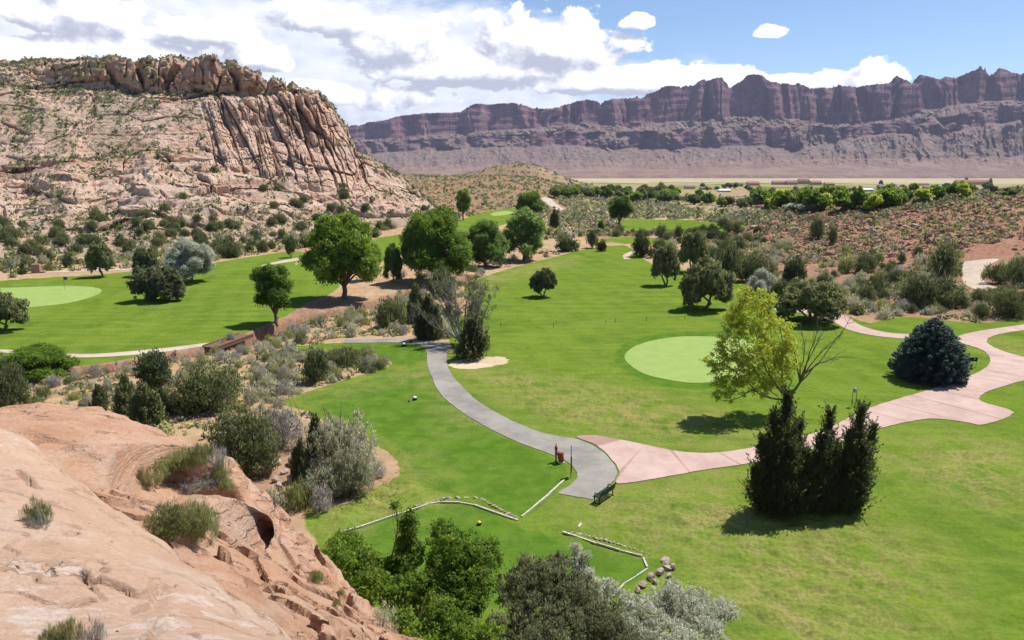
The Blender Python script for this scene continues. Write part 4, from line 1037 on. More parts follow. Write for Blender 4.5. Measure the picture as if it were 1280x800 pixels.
def juniper_tree(seed, mat, H=4.5, Wd=4.5, trunk=.16, dens=1.0, multi=1, stiff=1.1, openw=0.):
    rs = np.random.default_rng(seed); tr = MB(); lv = Leaves(); blobs = []
    nb = 16
    stems = []
    for k in range(max(2, multi)):
        a = 2*math.pi*k/max(2, multi)+rs.random(); e = np.array((math.cos(a)*Wd*(.10+.16*(multi > 1)), math.sin(a)*Wd*(.10+.16*(multi > 1)), H*(trunk+.20))); stems.append(e)
        limb(tr, rs, (0, 0, -.15), e, H*.035, H*.02, .12, 7)
    for i in range(nb):
        q = (i+.5)/nb; a = i*2.4+rs.normal()*.3; rad = Wd*.5*(.72*math.sqrt(max(0, 1-(abs(q-.32)/.72)**2.2)))*(.8+.3*rs.random())
        z = H*(trunk+.16+(.86-trunk-.12)*q); e = np.array((rad*math.cos(a), rad*math.sin(a), z)); br = Wd*(.13+.05*rs.random())
        s0 = stems[int(rs.integers(len(stems)))]; limb(tr, rs, s0, e, H*.014, H*.004, .1, 5)
        blobs.append((*e, br, br*1.25))
    blobs.append((0, 0, H*.55, Wd*(.26-openw*.15), H*.22))
    clump_cloud(lv, rs, blobs, 46*dens*(4.5/H)**2, 22, H*.045, .34*H/4.5, .13*H/4.5, stiff, .5, .55, .6)
    return proto('t', tr, M['bark'], lv, mat)
def bush(seed, mat, H=1.0, Wd=1.5, n=120, per=16, L=.14, Wl=.05, up=.6, twigs=None, lump=5, cr=.12, flat=.5):
    rs = np.random.default_rng(seed); lv = Leaves(); tr = MB(); blobs = []
    for i in range(lump):
        a = i*2.4+rs.random(); r = Wd*.27*(i > 0)*(.6+.6*rs.random()); br = Wd*(.24+.08*rs.random()); h = H*(.40+.16*rs.random())*(1-.2*(i > 0))
        blobs.append((r*math.cos(a), r*math.sin(a), h*.85, br, h*.92))
    area = sum(b[3]**2+b[3]*b[4] for b in blobs)
    clump_cloud(lv, rs, blobs, n/area, per, cr*Wd, L, Wl, up, .7, .45, .6)
    for v in lv.V: v[:, 2] = np.abs(v[:, 2])+.0
    if twigs:
        for i in range(twigs):
            a = rs.random()*6.28; e = (math.cos(a)*Wd*.42*rs.random(), math.sin(a)*Wd*.42*rs.random(), H*(.5+.45*rs.random())); limb(tr, rs, (0, 0, -.05), e, Wd*.018, Wd*.004, .12, 4, 4)
    return proto('b', tr if twigs else None, M['bark'], lv, mat, 'foliage', 'stems')
def spires(seed, mat, leaders, L=.2, Wl=.07, dens=1.0, cr=.17, ragged=False):
    """upright junipers: pointed leaders carrying many upswept sprays. leaders: (x, y, height, radius, lean x)"""
    rs = np.random.default_rng(seed); lv = Leaves(); tr = MB()
    for (x, y, h, r, lx) in leaders:
        top = np.array((x+lx, y, h)); limb(tr, rs, (x*.35, y*.35, -.3), top*.97, r*.13, r*.015, .03, 8, 8)
        n = int(95*dens*h*r)
        for i in range(n):
            q = rs.random()**1.25; z = h*(.03+.97*q); rr_ = r*((1-q)**.62 if not ragged else math.sin(min(1, q*.95+.22)*math.pi)**.5*(1.0-.45*q))*(.35+.75*rs.random())*(1+.25*math.sin(q*19+x*3)); a = rs.random()*6.283
            c0 = np.array((x+lx*q+rr_*math.cos(a), y+rr_*math.sin(a), z))
            k = int(rs.integers(18, 34)); ln = (.25+(.55 if not ragged else .95)*rs.random())*(.5+.5*(1-q))*1.1
            dirv = unit(np.array((math.cos(a)*(.45+ragged*.3), math.sin(a)*(.45+ragged*.3), 1.25))+rs.normal(size=3)*(.25*ragged))
            t = rs.random(k); c = c0+dirv*ln*t[:, None]*1.3+rs.normal(size=(k, 3))*cr*(1.05-t)[:, None]*.8
            lv.add(c, dirv+rs.normal(size=(k, 3))*.45, L*(.6+.8*rs.random(k)), Wl*(.6+.8*rs.random(k)), .35+.25*t+rs.normal(size=k)*.18+rs.normal()*.15, rs)
    return proto('s', tr, M['bark'], lv, mat)
def spruce(seed, H=4.6, Wd=5.6):
    rs = np.random.default_rng(seed); lv = Leaves(); tr = MB(); limb(tr, rs, (0, 0, -.2), (0, 0, H*.96), .16, .02, .01, 8)
    nl = 22
    for li in range(nl):
        q = li/(nl-1); z0 = H*(.03+.93*q**.95); R = Wd*.5*(1-q**1.7)**.75*(1 if li > 1 else .9)+.1
        nb = int(9+17*(1-q))
        for b in range(nb):
            a = 6.283*(b+.5*(li % 2))/nb+rs.normal()*.09; Lb = R*(.86+.2*rs.random()); dirv = np.array((math.cos(a), math.sin(a), .0))
            k = int(46+Lb*60); t = rs.random(k)**.55
            sidev = np.array((-math.sin(a), math.cos(a), 0))
            w = (1-t)*.36+.10
            c = np.array((0, 0, z0))+dirv*(Lb*t)[:, None]+sidev*(rs.normal(size=k)*w*.6)[:, None]
            c[:, 2] += -.16*t*Lb+.22*t*t*Lb+rs.normal(size=k)*.06
            c[:, 2] = np.maximum(c[:, 2], .03)
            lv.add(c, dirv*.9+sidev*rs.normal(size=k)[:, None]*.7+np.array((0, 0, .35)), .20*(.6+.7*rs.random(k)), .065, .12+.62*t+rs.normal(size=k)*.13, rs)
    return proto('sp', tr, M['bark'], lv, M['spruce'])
def fan_snag(seed, H=6, Wd=7, leaf=True):
    """half dead juniper: a fan of bare grey limbs with thin tufts at the tips"""
    rs = np.random.default_rng(seed); lv = Leaves(); tr = MB(); tips = []
    for i in range(17):
        a = rs.random()*6.283; sp = (.15+.85*(i/16)); e = np.array((math.cos(a)*Wd*.42*sp*1.1, math.sin(a)*Wd*.30*sp, H*(.80-.40*sp*rs.random())))
        p = limb(tr, rs, (0, 0, -.1), e, .15, .035, .07, 6, 7)
        for j in range(9):
            s = p[2+int(rs.integers(5))]; d = unit(np.array(s)*.5+rs.normal(size=3)*.7+(0, 0, .8)); e2 = s+d*(.9+1.3*rs.random()); q = limb(tr, rs, s, e2, .035, .012, .08, 4, 4)
            for k in range(4):
                d3 = unit(d+rs.normal(size=3)*.6+(0, 0, .3)); e3 = q[int(rs.integers(1, 5))]+d3*(.4+.7*rs.random()); limb(tr, rs, q[2], e3, .014, .005, .05, 3, 3); tips.append(e3)
    tips = np.array(tips)
    if leaf:
        I = np.repeat(np.arange(len(tips)), 22); m = len(I)
        keep = rs.random(len(tips)) < .85; I = I[keep[I]]; m = len(I)
        lv.add(tips[I]+rs.normal(size=(m, 3))*.17, rs.normal(size=(m, 3))*.5+(0, 0, .9), .22, .07, .45+rs.normal(size=m)*.2, rs)
    return tr, lv
def bare_limbs(tr, rs, start, dirs, L, r):
    for d in dirs:
        d = unit(np.array(d, float)); e = start+d*L*(.8+.4*rs.random()); p = limb(tr, rs, start, e, r, r*.35, .06, 6, 8)
        for j in range(8):
            s = p[2+int(rs.integers(6))]; d2 = unit(d+rs.normal(size=3)*.45+(0, 0, .35)); e2 = s+d2*L*(.2+.3*rs.random()); q = limb(tr, rs, s, e2, r*.35, r*.1, .08, 4, 5)
            for k in range(4):
                d3 = unit(d2+rs.normal(size=3)*.5+(0, 0, .2)); s3 = q[1+int(rs.integers(4))]; limb(tr, rs, s3, s3+d3*L*(.08+.15*rs.random()), r*.12, r*.05, .06, 3, 3)

PR = dict(
    cotton=[cottonwood(1, M['cotton'], nb=13, dens=1.25), cottonwood(2, M['cotton'], nb=9, Wd=9, dens=1.2), cottonwood(3, M['cotton'], 12, 13, nb=15, base=.10, dens=1.2)],
    willow=[cottonwood(4, M['willow'], nb=12, Wd=12, base=.08, L=.36, dens=1.3), cottonwood(5, M['willow'], nb=10, Wd=10, base=.05, L=.36, dens=1.3)],
    olive=[cottonwood(6, M['olive'], 8, 9, nb=11, base=.12, L=.34, dens=1.1), cottonwood(16, M['olive'], 8, 9, nb=8, base=.0, L=.34, dens=1.1)],
    juntree=[juniper_tree(11, M['juniper']), juniper_tree(12, M['juniper'], 4.5, 4.0), juniper_tree(13, M['juniper'], 4.5, 5.0, .10)],
    junmulti=[juniper_tree(14, M['juniper'], 4.5, 6.4, .22, .8, 5)],
    junbush=[bush(21, M['juniper'], 2.4, 3.0, 190, 22, .24, .09, 1.0, 6, 7), bush(22, M['juniper'], 2.6, 2.6, 170, 22, .24, .09, 1.2, 6, 6), bush(23, M['juniper'], 2.2, 3.6, 220, 22, .24, .09, .9, 7, 9)],
    darkbush=[bush(24, M['darkjun'], 2.4, 3.0, 210, 22, .24, .10, 1.0, 6, 7)],
    bigjun=[bush(26, M['juniper'], 3.4, 3.8, 620, 24, .16, .065, .8, 10, 11, .07), bush(27, M['juniper'], 3.0, 3.6, 560, 24, .16, .065, .8, 10, 13, .07)],
    bigsage=[bush(28, M['sage'], 3.4, 3.4, 560, 26, .14, .055, .6, 14, 12, .065), bush(29, M['sage'], 2.2, 3.0, 420, 26, .14, .055, .6, 10, 9, .065)],
    biggrey=[bush(30, M['greysage'], 2.6, 2.8, 420, 20, .17, .03, .9, 30, 9, .07)],
    roundjun=[bush(25, M['darkjun'], 3.0, 3.1, 330, 22, .22, .09, .9, 5, 4, .10)],
    spirejun=[spires(31, M['juniper'], [(0, 0, 3.6, .85, 0), (.6, .3, 2.6, .6, .1), (-.6, -.2, 2.8, .6, -.1)], .22, .08, 1.1)],
    conejun=[spires(32, M['juniper'], [(0, 0, 2.2, .75, 0)], .2, .08, 1.4)],
    pinyon=[juniper_tree(41, M['pinyon'], 4.5, 5.2, .08, 1.0, 1, .4), juniper_tree(42, M['pinyon'], 4.2, 4.4, .16, .8, 1, .4)],
    spruce=[spruce(51)],
    sage=[bush(61, M['sage'], .9, 1.5, 90, 15, .13, .045, .8, 6, 6), bush(62, M['sage'], .8, 1.3, 80, 15, .13, .045, .8, 6, 4), bush(63, M['sage'], 1.05, 1.5, 100, 15, .13, .045, 1.0, 7, 5)],
    grey=[bush(64, M['greysage'], .9, 1.4, 80, 14, .16, .03, 1.0, 12, 5)],
    rabbit=[bush(65, M['rabbit'], .8, 1.3, 80, 16, .20, .028, 1.6, 0, 5), bush(66, M['rabbit'], .7, 1.5, 90, 16, .18, .03, 1.4, 0, 6)],
)
CNT = {}
def children_of(root, P):
    for nm, me in P['parts']: link(nm, me, root)
def place(kind, name, label, cat, loc, h, w=None, rz=None, var=None, group=None, depth_w=None):
    """one plant: an Empty at its foot carrying trunk and crown"""
    L_ = PR[kind]; i = CNT.get(kind, 0); CNT[kind] = i+1
    P = L_[(var if var is not None else i) % len(L_)]
    root = bpy.data.objects.new(name, None); COL.objects.link(root); root.empty_display_size = .5
    s = h/P['H']; sw = (w/P['W']) if w else s
    root.location = loc; root.scale = (sw, depth_w/P['W'] if depth_w else sw, s)
    root.rotation_euler = (0, 0, rz if rz is not None else random.uniform(0, 6.28))
    root['label'] = label; root['category'] = cat
    if group: root['group'] = group
    children_of(root, P)
    return root
def single(kind, name, label, cat, loc, h, w, group=None, rz=None, var=None):
    """a small shrub whose stems do not show: one mesh"""
    L_ = PR[kind]; P = L_[(var if var is not None else random.randrange(99)) % len(L_)]
    o = link(name, P['parts'][-1][1]); o.location = loc; o.scale = (w/P['W'], w/P['W'], h/P['H']); o.rotation_euler = (0, 0, rz if rz is not None else random.uniform(0, 6.28))
    o['label'] = label; o['category'] = cat
    if group: o['group'] = group
    return o
def pxm(loc):                                   # metres per pixel of the photograph at a place
    return (loc[1]*CP-(loc[2]-CH)*SP)/FPX
def tree(u, vb, vt, wpx, kind, name, label, cat='tree', group=None, **k):
    g = ground(u, vb); m = pxm(g)
    a = math.atan2(CH-g[2], g[1]); h = max(.3, (vb-vt)*m/max(.5, math.cos(a))-wpx*m*.25*math.tan(a))
    if k.pop('lift', None): pass
    return place(kind, name, label, cat, tuple(g-np.array((0, 0, .05))), h, wpx*m, group=group, **k)

# ---- the trees one can tell apart
T = tree
T(431, 374, 270, 98, 'cotton', 'cottonwood_tree', 'largest bright green cottonwood, standing alone beside the gully at the left fairway', var=0, rz=.4)
T(345, 405, 331, 58, 'cotton', 'cottonwood_tree', 'dark leafy green tree with a leaning low bough in front of the left fairway', var=1, rz=2.0)
T(543, 352, 264, 92, 'cotton', 'cottonwood_tree', 'broad dense green cottonwood, leftmost of the row along the back of the fairway', var=2, rz=1)
T(606, 334, 277, 60, 'willow', 'willow_tree', 'soft olive green willow between the broad cottonwood and the tall pale willow', var=0)
T(655, 326, 262, 64, 'willow', 'willow_tree', 'pale green willow ending the tree row nearest the small far green', var=1)
T(492, 354, 306, 28, 'willow', 'willow_tree', 'small slim light green tree left of the broad cottonwood', var=1, rz=0)
T(461, 350, 305, 34, 'cotton', 'cottonwood_tree', 'young light green tree with a bare thin trunk behind the largest cottonwood', var=1, rz=4)
T(579, 275, 238, 21, 'cotton', 'cottonwood_tree', 'slim dark green tree standing at the foot of the scrubby hill', var=1)
T(662, 268, 241, 36, 'cotton', 'cottonwood_tree', 'rounded bright green tree right of the small far green', var=2)
T(774, 283, 246, 32, 'cotton', 'cottonwood_tree', 'lone green tree with dark skirt beside the red dirt beyond the fairway', var=1)
T(679, 371, 336, 32, 'juntree', 'juniper_tree', 'small round juniper standing alone in the middle of the main fairway', var=0)
T(831, 357, 307, 36, 'juntree', 'juniper_tree', 'dark oval juniper on the far right edge of the main fairway', var=1)
T(881, 386, 325, 64, 'juntree', 'juniper_tree', 'wide spreading juniper with forked trunk above the putting green', var=2)
T(866, 340, 290, 38, 'juntree', 'juniper_tree', 'dark juniper behind the oval juniper at the red hill foot', var=1)
T(801, 321, 291, 25, 'darkbush', 'juniper_bush', 'dark juniper bush by the bend of the pale path', 'bush')
T(912, 352, 306, 46, 'junbush', 'juniper_bush', 'tall juniper bush left of the silvery bush below the red hill', 'bush', var=1)
T(942, 352, 318, 40, 'junbush', 'juniper_bush', 'olive juniper bush between the tall bush and the dark bush', 'bush', var=0)
T(950, 382, 337, 46, 'olive', 'silver_tree', 'silvery green bushy tree behind the bright leaning tree', var=1)
T(992, 356, 322, 36, 'darkbush', 'juniper_bush', 'very dark juniper bush behind the multi-trunk juniper', 'bush')
T(1014, 402, 350, 86, 'junmulti', 'juniper_tree', 'multi-trunk juniper shading the narrow pink path', rz=.3)
T(975, 392, 352, 36, 'junmulti', 'juniper_tree', 'small open juniper leaning beside the multi-trunk juniper', rz=2)
T(1160, 382, 340, 76, 'bigjun', 'juniper_bush', 'broad dark juniper bush in front of the dirt road', 'bush', var=1)
T(1178, 352, 302, 46, 'junbush', 'juniper_bush', 'tall juniper bush at the dirt road where it bends', 'bush', var=1)
T(1264, 394, 356, 54, 'bigjun', 'juniper_bush', 'dark juniper bush right of the blue spruce beyond the path', 'bush', var=0)
T(1247, 354, 330, 34, 'junbush', 'juniper_bush', 'juniper bush beside the dirt road bend, near the picture edge', 'bush', var=1)
T(1276, 358, 322, 40, 'junbush', 'juniper_bush', 'juniper bush right of the dirt road bend, cut by the edge', 'bush', var=2)
T(1091, 372, 343, 26, 'junbush', 'juniper_bush', 'small dark juniper bush on red soil above the pink path', 'bush', var=1)
T(1060, 340, 316, 30, 'rabbit', 'green_bush', 'round yellow-green bush at the red hill foot', 'bush')
T(1082, 340, 316, 26, 'junbush', 'juniper_bush', 'twin olive juniper bush at the red hill foot', 'bush', var=0)
T(1022, 298, 272, 20, 'junbush', 'juniper_bush', 'larger juniper bush on the left slope of the red hill', 'bush')
T(1040, 304, 284, 14, 'junbush', 'juniper_bush', 'upright juniper bush lower on the left slope of the red hill', 'bush', var=1)
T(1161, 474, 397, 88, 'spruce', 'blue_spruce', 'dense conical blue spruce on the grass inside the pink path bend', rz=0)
T(536, 424, 369, 34, 'spirejun', 'juniper_tree', 'dark upright juniper left of the bare grey snag', rz=0)
T(521, 402, 356, 28, 'spirejun', 'juniper_tree', 'narrow pointed juniper behind the dark upright one', rz=2)
T(551, 372, 336, 28, 'darkbush', 'juniper_bush', 'dark round juniper behind the bare grey snag', 'bush')
T(489, 409, 372, 38, 'junbush', 'juniper_bush', 'rounded olive juniper left of the pointed junipers', 'bush', var=0)
T(592, 448, 392, 46, 'conejun', 'juniper_tree', 'squat conical juniper beside the sandy patch at the path', rz=0)
T(128, 346, 304, 32, 'juntree', 'juniper_tree', 'dark juniper with short trunk behind the left putting green', var=1)
T(184, 345, 311, 34, 'juntree', 'juniper_tree', 'dark juniper behind the silver tree group', var=0)
T(240, 352, 300, 62, 'olive', 'silver_tree', 'large silvery blue-green olive tree by the left fairway', var=0, rz=1)
T(187, 376, 334, 42, 'pinyon', 'pinyon_tree', 'small grey-green pinyon tree, left of the pair over the pink boulder', var=1)
T(209, 376, 335, 46, 'pinyon', 'pinyon_tree', 'wider grey-green pinyon tree, right of the pair over the pink boulder', var=0)
T(3, 414, 364, 58, 'juntree', 'juniper_tree', 'dark open juniper on the left edge of the near fairway', var=2)
T(364, 322, 296, 13, 'juntree', 'juniper_tree', 'tiny juniper with trunk on the far side of the left fairway', var=0)
T(48, 474, 430, 88, 'cotton', 'leafy_bush', 'wide bright leafy bush at the left edge above the sandstone', 'bush', var=2, rz=2)
T(8, 512, 448, 52, 'bigjun', 'green_bush', 'olive green bush at the left edge just beyond the sandstone', 'bush', var=0)
T(195, 484, 438, 52, 'roundjun', 'juniper_bush', 'dense round dark juniper bush above the conical junipers', 'bush')
T(258, 512, 450, 88, 'bigjun', 'juniper_bush', 'large spreading juniper bush behind the sandstone outcrop', 'bush', var=2)
T(126, 514, 480, 24, 'conejun', 'juniper_tree', 'small bright conical juniper, leftmost behind the sandstone')
T(160, 518, 468, 34, 'spirejun', 'juniper_tree', 'pointed juniper clump with several tips just behind the sandstone', rz=1)
T(184, 530, 478, 40, 'spirejun', 'juniper_tree', 'leaning juniper clump at the sandstone rim, right of the pointed clump', rz=3)
T(203, 517, 485, 23, 'conejun', 'juniper_tree', 'small olive conical juniper right of the leaning clump')
T(394, 478, 436, 38, 'junbush', 'juniper_bush', 'bright pointed juniper bush left of the upper tee', 'bush', var=1)
T(428, 455, 432, 48, 'junbush', 'juniper_bush', 'low wide juniper bush beside the back tee', 'bush', var=2)
T(464, 462, 450, 42, 'junbush', 'juniper_bush', 'low creeping juniper bush on the bank between the tees', 'bush', var=2)
T(306, 592, 505, 88, 'bigjun', 'juniper_bush', 'big olive juniper bush right behind the sandstone rim', 'bush', var=0)
T(350, 560, 506, 62, 'biggrey', 'grey_bush', 'tall grey-purple twiggy bush left of the spiky junipers', 'bush')
T(378, 600, 548, 26, 'spirejun', 'juniper_tree', 'thin dark juniper spire between grey bushes above the boulders', rz=0)
T(398, 608, 522, 38, 'spirejun', 'juniper_tree', 'tallest dark juniper spires among the silver sagebrush by the tee', rz=1)
T(430, 606, 518, 82, 'bigsage', 'sagebrush', 'large silver sagebrush clump at the left edge of the tee', 'bush', var=0)
T(442, 618, 560, 56, 'bigsage', 'sagebrush', 'silver sagebrush in front of the largest clump by the tee', 'bush', var=2)
T(404, 624, 580, 52, 'bigsage', 'sagebrush', 'low silver sagebrush right of the boulders', 'bush', var=1)
T(372, 636, 596, 46, 'rabbit', 'green_bush', 'yellow-green bush in front of the pale boulders', 'bush', var=1)
T(400, 640, 606, 34, 'grey', 'grey_bush', 'bare grey twiggy bush at the foot of the silver sagebrush', 'bush')
T(346, 640, 610, 40, 'sage', 'sagebrush', 'small sagebrush at the outcrop base left of the yellow-green bush', 'bush', var=1)
T(708, 314, 296, 34, 'darkbush', 'juniper_bush', 'wide dark bush at the far end of the main fairway', 'bush')
T(740, 310, 286, 18, 'junbush', 'juniper_bush', 'upright grey-green bush at the far end of the main fairway', 'bush', var=1)
T(752, 314, 300, 14, 'darkbush', 'juniper_bush', 'little dark bush in front of the upright grey-green bush', 'bush')
T(751, 288, 276, 9, 'cotton', 'green_bush', 'small bright green bush on the red dirt beyond the fairway', 'bush', var=2)
T(693, 285, 262, 12, 'spirejun', 'juniper_tree', 'slim dark juniper on the slope right of the rounded green tree')
T(905, 284, 272, 18, 'junbush', 'juniper_bush', 'grey-green bush where the far grass strip meets the red hill', 'bush')

def yellow_tree():
    g = ground(975, 519); m = pxm(g); rs = np.random.default_rng(77); tr = MB(); lv = Leaves()
    def pt(u, v, dy=0): return at(u, v, g[1]+dy)-g                       # a point of the tree at its own distance
    base = np.array((0, 0, 0.)); a = pt(985, 500, .3); b = pt(955, 455)
    limb(tr, rs, base, a, .24, .17, .04, 9, 6)
    limb(tr, rs, a, pt(940, 400, .3), .12, .04, .06, 7, 8); limb(tr, rs, a, pt(905, 455, -1), .10, .03, .06, 6, 7); limb(tr, rs, a, pt(975, 410, 1.0), .10, .03, .05, 6, 7)
    limb(tr, rs, pt(968, 480, .2), pt(900, 500, -1.2), .05, .02, .06, 5, 6)
    crown = [(940, 392, .5, 30), (972, 420, .6, 27), (930, 430, -.5, 32), (962, 455, .3, 32), (915, 462, -.8, 24), (985, 450, .6, 20), (940, 482, -.6, 22), (905, 487, -1.2, 17), (918, 398, .3, 15), (955, 375, .2, 17), (930, 368, 0, 12), (895, 450, -1, 14)]
    blobs = []
    for (u, v, dy, rp) in crown:
        c = pt(u, v, dy); blobs.append((*c, rp*m, rp*m*.9)); limb(tr, rs, a+(c-a)*.3, c, .05, .012, .1, 5, 5)
    clump_cloud(lv, rs, blobs, 15, 30, .26, .21, .10, .2, .3, .5, .85)
    # dead half of the tree: dark bare limbs spreading to the right
    tw = MB(); s0 = a.copy()
    for (p, L) in (((1015, 470), 1), ((1060, 440), 1), ((1030, 420), 1), ((1005, 430), 1)):
        pass
    hub = pt(1000, 478, .2); limb(tw, rs, a, hub, .13, .09, .03, 7, 5)
    for (u1, v1, u2, v2, dy) in ((1020, 455, 1068, 447, .3), (1018, 450, 1050, 420, -.6), (1012, 440, 1022, 395, .5), (1004, 452, 1000, 405, -.3), (1030, 445, 1062, 398, .8), (1008, 455, 1040, 400, -1.0), (996, 455, 985, 410, .8)):
        mid = pt(u1, v1, dy*.5); end = pt(u2, v2, dy); limb(tw, rs, hub, mid, .07, .05, .04, 6, 4); p = limb(tw, rs, mid, end, .045, .014, .05, 5, 7)
        d = unit(end-mid)
        for j in range(9):
            s_ = p[int(rs.integers(1, 7))]; d2 = unit(d+rs.normal(size=3)*.5+(0, 0, .25)); e2 = s_+d2*(.5+.9*rs.random()); q = limb(tw, rs, s_, e2, .018, .007, .06, 4, 4)
            for k in range(3):
                d3 = unit(d2+rs.normal(size=3)*.5); s3 = q[int(rs.integers(1, 4))]; limb(tw, rs, s3, s3+d3*(.2+.4*rs.random()), .008, .004, .04, 3, 2)
    # grey dead twigs on the left flank
    tg = MB(); s1 = pt(925, 440, -.5)
    for (u2, v2) in ((893, 412), (900, 400), (888, 430), (905, 408), (884, 470)):
        e = pt(u2, v2, -.8+rs.normal()*.4); p = limb(tg, rs, s1, e, .03, .008, .05, 4, 6)
        for j in range(6):
            s_ = p[int(rs.integers(2, 6))]; limb(tg, rs, s_, s_+unit(unit(e-s1)+rs.normal(size=3)*.5)*(.3+.4*rs.random()), .009, .004, .04, 3, 2)
    root = bpy.data.objects.new('leaning_tree', None); COL.objects.link(root); root.location = tuple(g)
    root['label'] = 'yellow-green leafy tree with a bare dark dead half leaning right over the grass'; root['category'] = 'tree'
    link('trunk', tr.mesh('trunk', M['bark'], True), root); link('crown', lv.mesh('crown', M['lime']), root)
    o = link('bare_limbs', tw.mesh('bare_limbs', M['twig'], True), root); o['label'] = 'dark bare dead limbs'
    link('dead_twigs', tg.mesh('dead_twigs', M['deadwood'], True), root)
yellow_tree()

def snag():
    g = ground(578, 430); tr, lv = fan_snag(81, 9.0, 10.5)
    root = bpy.data.objects.new('half_dead_juniper', None); COL.objects.link(root); root.location = tuple(g)
    root['label'] = 'half dead juniper with a fan of bare grey limbs beside the path'; root['category'] = 'tree'
    link('trunk', tr.mesh('trunk', M['deadwood'], True), root); link('crown', lv.mesh('crown', M['pinyon']), root)
snag()

# near group of pointed junipers on the right: three trees standing together
def near_junipers():
    # base pixel, then pointed leaders: tip pixel, radius in metres, depth offset
    for (ub, vb, tops, lab, sd_) in (
        (978, 640, [(985, 492, .62, 0), (968, 520, .5, -.5), (952, 548, .48, -.3), (1000, 528, .5, .4), (942, 588, .5, -.2), (1008, 566, .45, -.5), (990, 560, .55, -.9), (962, 590, .6, .3), (1000, 600, .5, .2)], 'tallest and bulkiest of the dark junipers below the pink path', 91),
        (1018, 640, [(1038, 516, .40, 0), (1026, 548, .36, -.4), (1044, 556, .34, .3), (1012, 580, .4, .2), (1034, 590, .42, -.2)], 'slim dark pointed juniper in the middle of the near group', 92),
        (1050, 638, [(1077, 510, .42, 0), (1092, 533, .34, .3), (1062, 542, .36, -.3), (1054, 570, .4, .2), (1082, 560, .42, -.4), (1068, 588, .5, 0), (1042, 600, .4, -.3)], 'dark juniper on the right of the near group, with brighter green tips', 93)):
        g = ground(ub, vb); ld = []
        for (ut, vt, r, dy) in tops:
            t = at(ut, vt, g[1]+dy)-g; ld.append((t[0]*.62, dy*1.0, t[2], r*1.25, t[0]*.38))
        P = spires(sd_, M['darkjun'], ld, .15, .055, 1.3, .14, True)
        root = bpy.data.objects.new('juniper_tree', None); COL.objects.link(root); root.location = tuple(g); root['label'] = lab; root['category'] = 'tree'; root['group'] = 'dark junipers below the pink path'
        children_of(root, P)
near_junipers()

# bottom edge: bushes at the foot of the outcrop
def near_bush(name, label, blobs_px, mat, L, Wl, dens, per, cr, up=.2, twigs=10, outw=.5, twmat='bark', shell=.4, gp=None):
    """blobs_px: (u, v, radius px, distance) of each mass of leaves"""
    rs = np.random.default_rng(len(name)*7+int(blobs_px[0][0])); c0 = at(*[blobs_px[0][i] for i in (0, 1, 3)])
    foot = np.array((c0[0], c0[1], hgt(c0[0], c0[1]))); lv = Leaves(); tr = MB(); bl = []
    for (u, v, rp, y) in blobs_px:
        c = at(u, v, y); r = rp*pxm(c); bl.append((*(c-foot), r, r*.9))
        limb(tr, rs, (rs.normal()*.2, rs.normal()*.2, -.2), c-foot, .07, .02, .08, 6, 7)
        for k in range(twigs):
            limb(tr, rs, (c-foot)*(.5+.4*rs.random()), c-foot+unit(rs.normal(size=3)+(0, 0, .3))*r*1.0, .015, .004, .08, 4, 4)
    clump_cloud(lv, rs, bl, dens, per, cr, L, Wl, up, outw, shell, .8)
    root = bpy.data.objects.new(name, None); COL.objects.link(root); root.location = tuple(foot); root['label'] = label; root['category'] = 'bush'
    if gp: root['group'] = gp
    link('stems', tr.mesh('stems', M[twmat], True), root); link('foliage', lv.mesh('foliage', M[mat]), root)
    return foot
near_bush('leafy_bush', 'bright leafy bush with bare twigs touching the outcrop, left of the vine-clad column', [(430, 690, 26, 30), (452, 705, 26, 30), (475, 715, 24, 30.5), (420, 700, 22, 28.5), (462, 735, 28, 28.5), (440, 680, 18, 31)], 'bushleaf', .12, .08, 95, 26, .16)
near_bush('leafy_bush', 'narrow upright leafy column rising over the lower tee edge', [(512, 660, 13, 31), (508, 680, 14, 31), (513, 645, 8, 31), (514, 695, 14, 31), (494, 632, 5, 31.5), (505, 705, 20, 30.5), (520, 688, 12, 31)], 'bushleaf', .12, .08, 140, 26, .14)
near_bush('leafy_bush', 'big dark-hearted leafy bush with arching sprays in front of the lower tee', [(568, 690, 32, 30), (595, 700, 27, 30), (560, 720, 34, 29.5), (590, 730, 28, 29), (605, 690, 20, 30.5), (558, 668, 20, 31), (575, 755, 30, 28.5), (615, 700, 12, 30.5), (530, 735, 28, 29), (500, 745, 24, 28.5)], 'bushleaf', .12, .08, 90, 28, .17)
near_bush('leafy_bush', 'low bright yellow-green bush at the bottom edge under the big bush', [(548, 762, 22, 27), (540, 790, 26, 26.5), (575, 790, 28, 26.5), (610, 800, 24, 26.5), (500, 780, 20, 27), (520, 815, 30, 25.5)], 'bushleaf', .11, .07, 95, 26, .15)
near_bush('pinyon_bush', 'large olive and brown pinyon bush at the bottom edge left of the silver bush', [(650, 735, 30, 30), (690, 730, 30, 30), (720, 745, 32, 30), (670, 765, 34, 29), (710, 785, 34, 28.5), (640, 790, 34, 28), (750, 775, 30, 29), (770, 800, 30, 28.5), (680, 815, 38, 27), (660, 710, 18, 30.5), (700, 705, 16, 31)], 'pinyon', .17, .05, 80, 28, .15, .8, 12, .6)
near_bush('silver_shoots', 'tall silver-leaved shoots standing above the pinyon bush', [(722, 700, 9, 31.5), (728, 715, 13, 31.5), (735, 735, 17, 31.5), (745, 750, 18, 31), (718, 725, 10, 31.3), (720, 684, 6, 31.7), (733, 695, 6, 31.6), (762, 735, 13, 31.5)], 'olive', .12, .045, 150, 26, .13, .9)
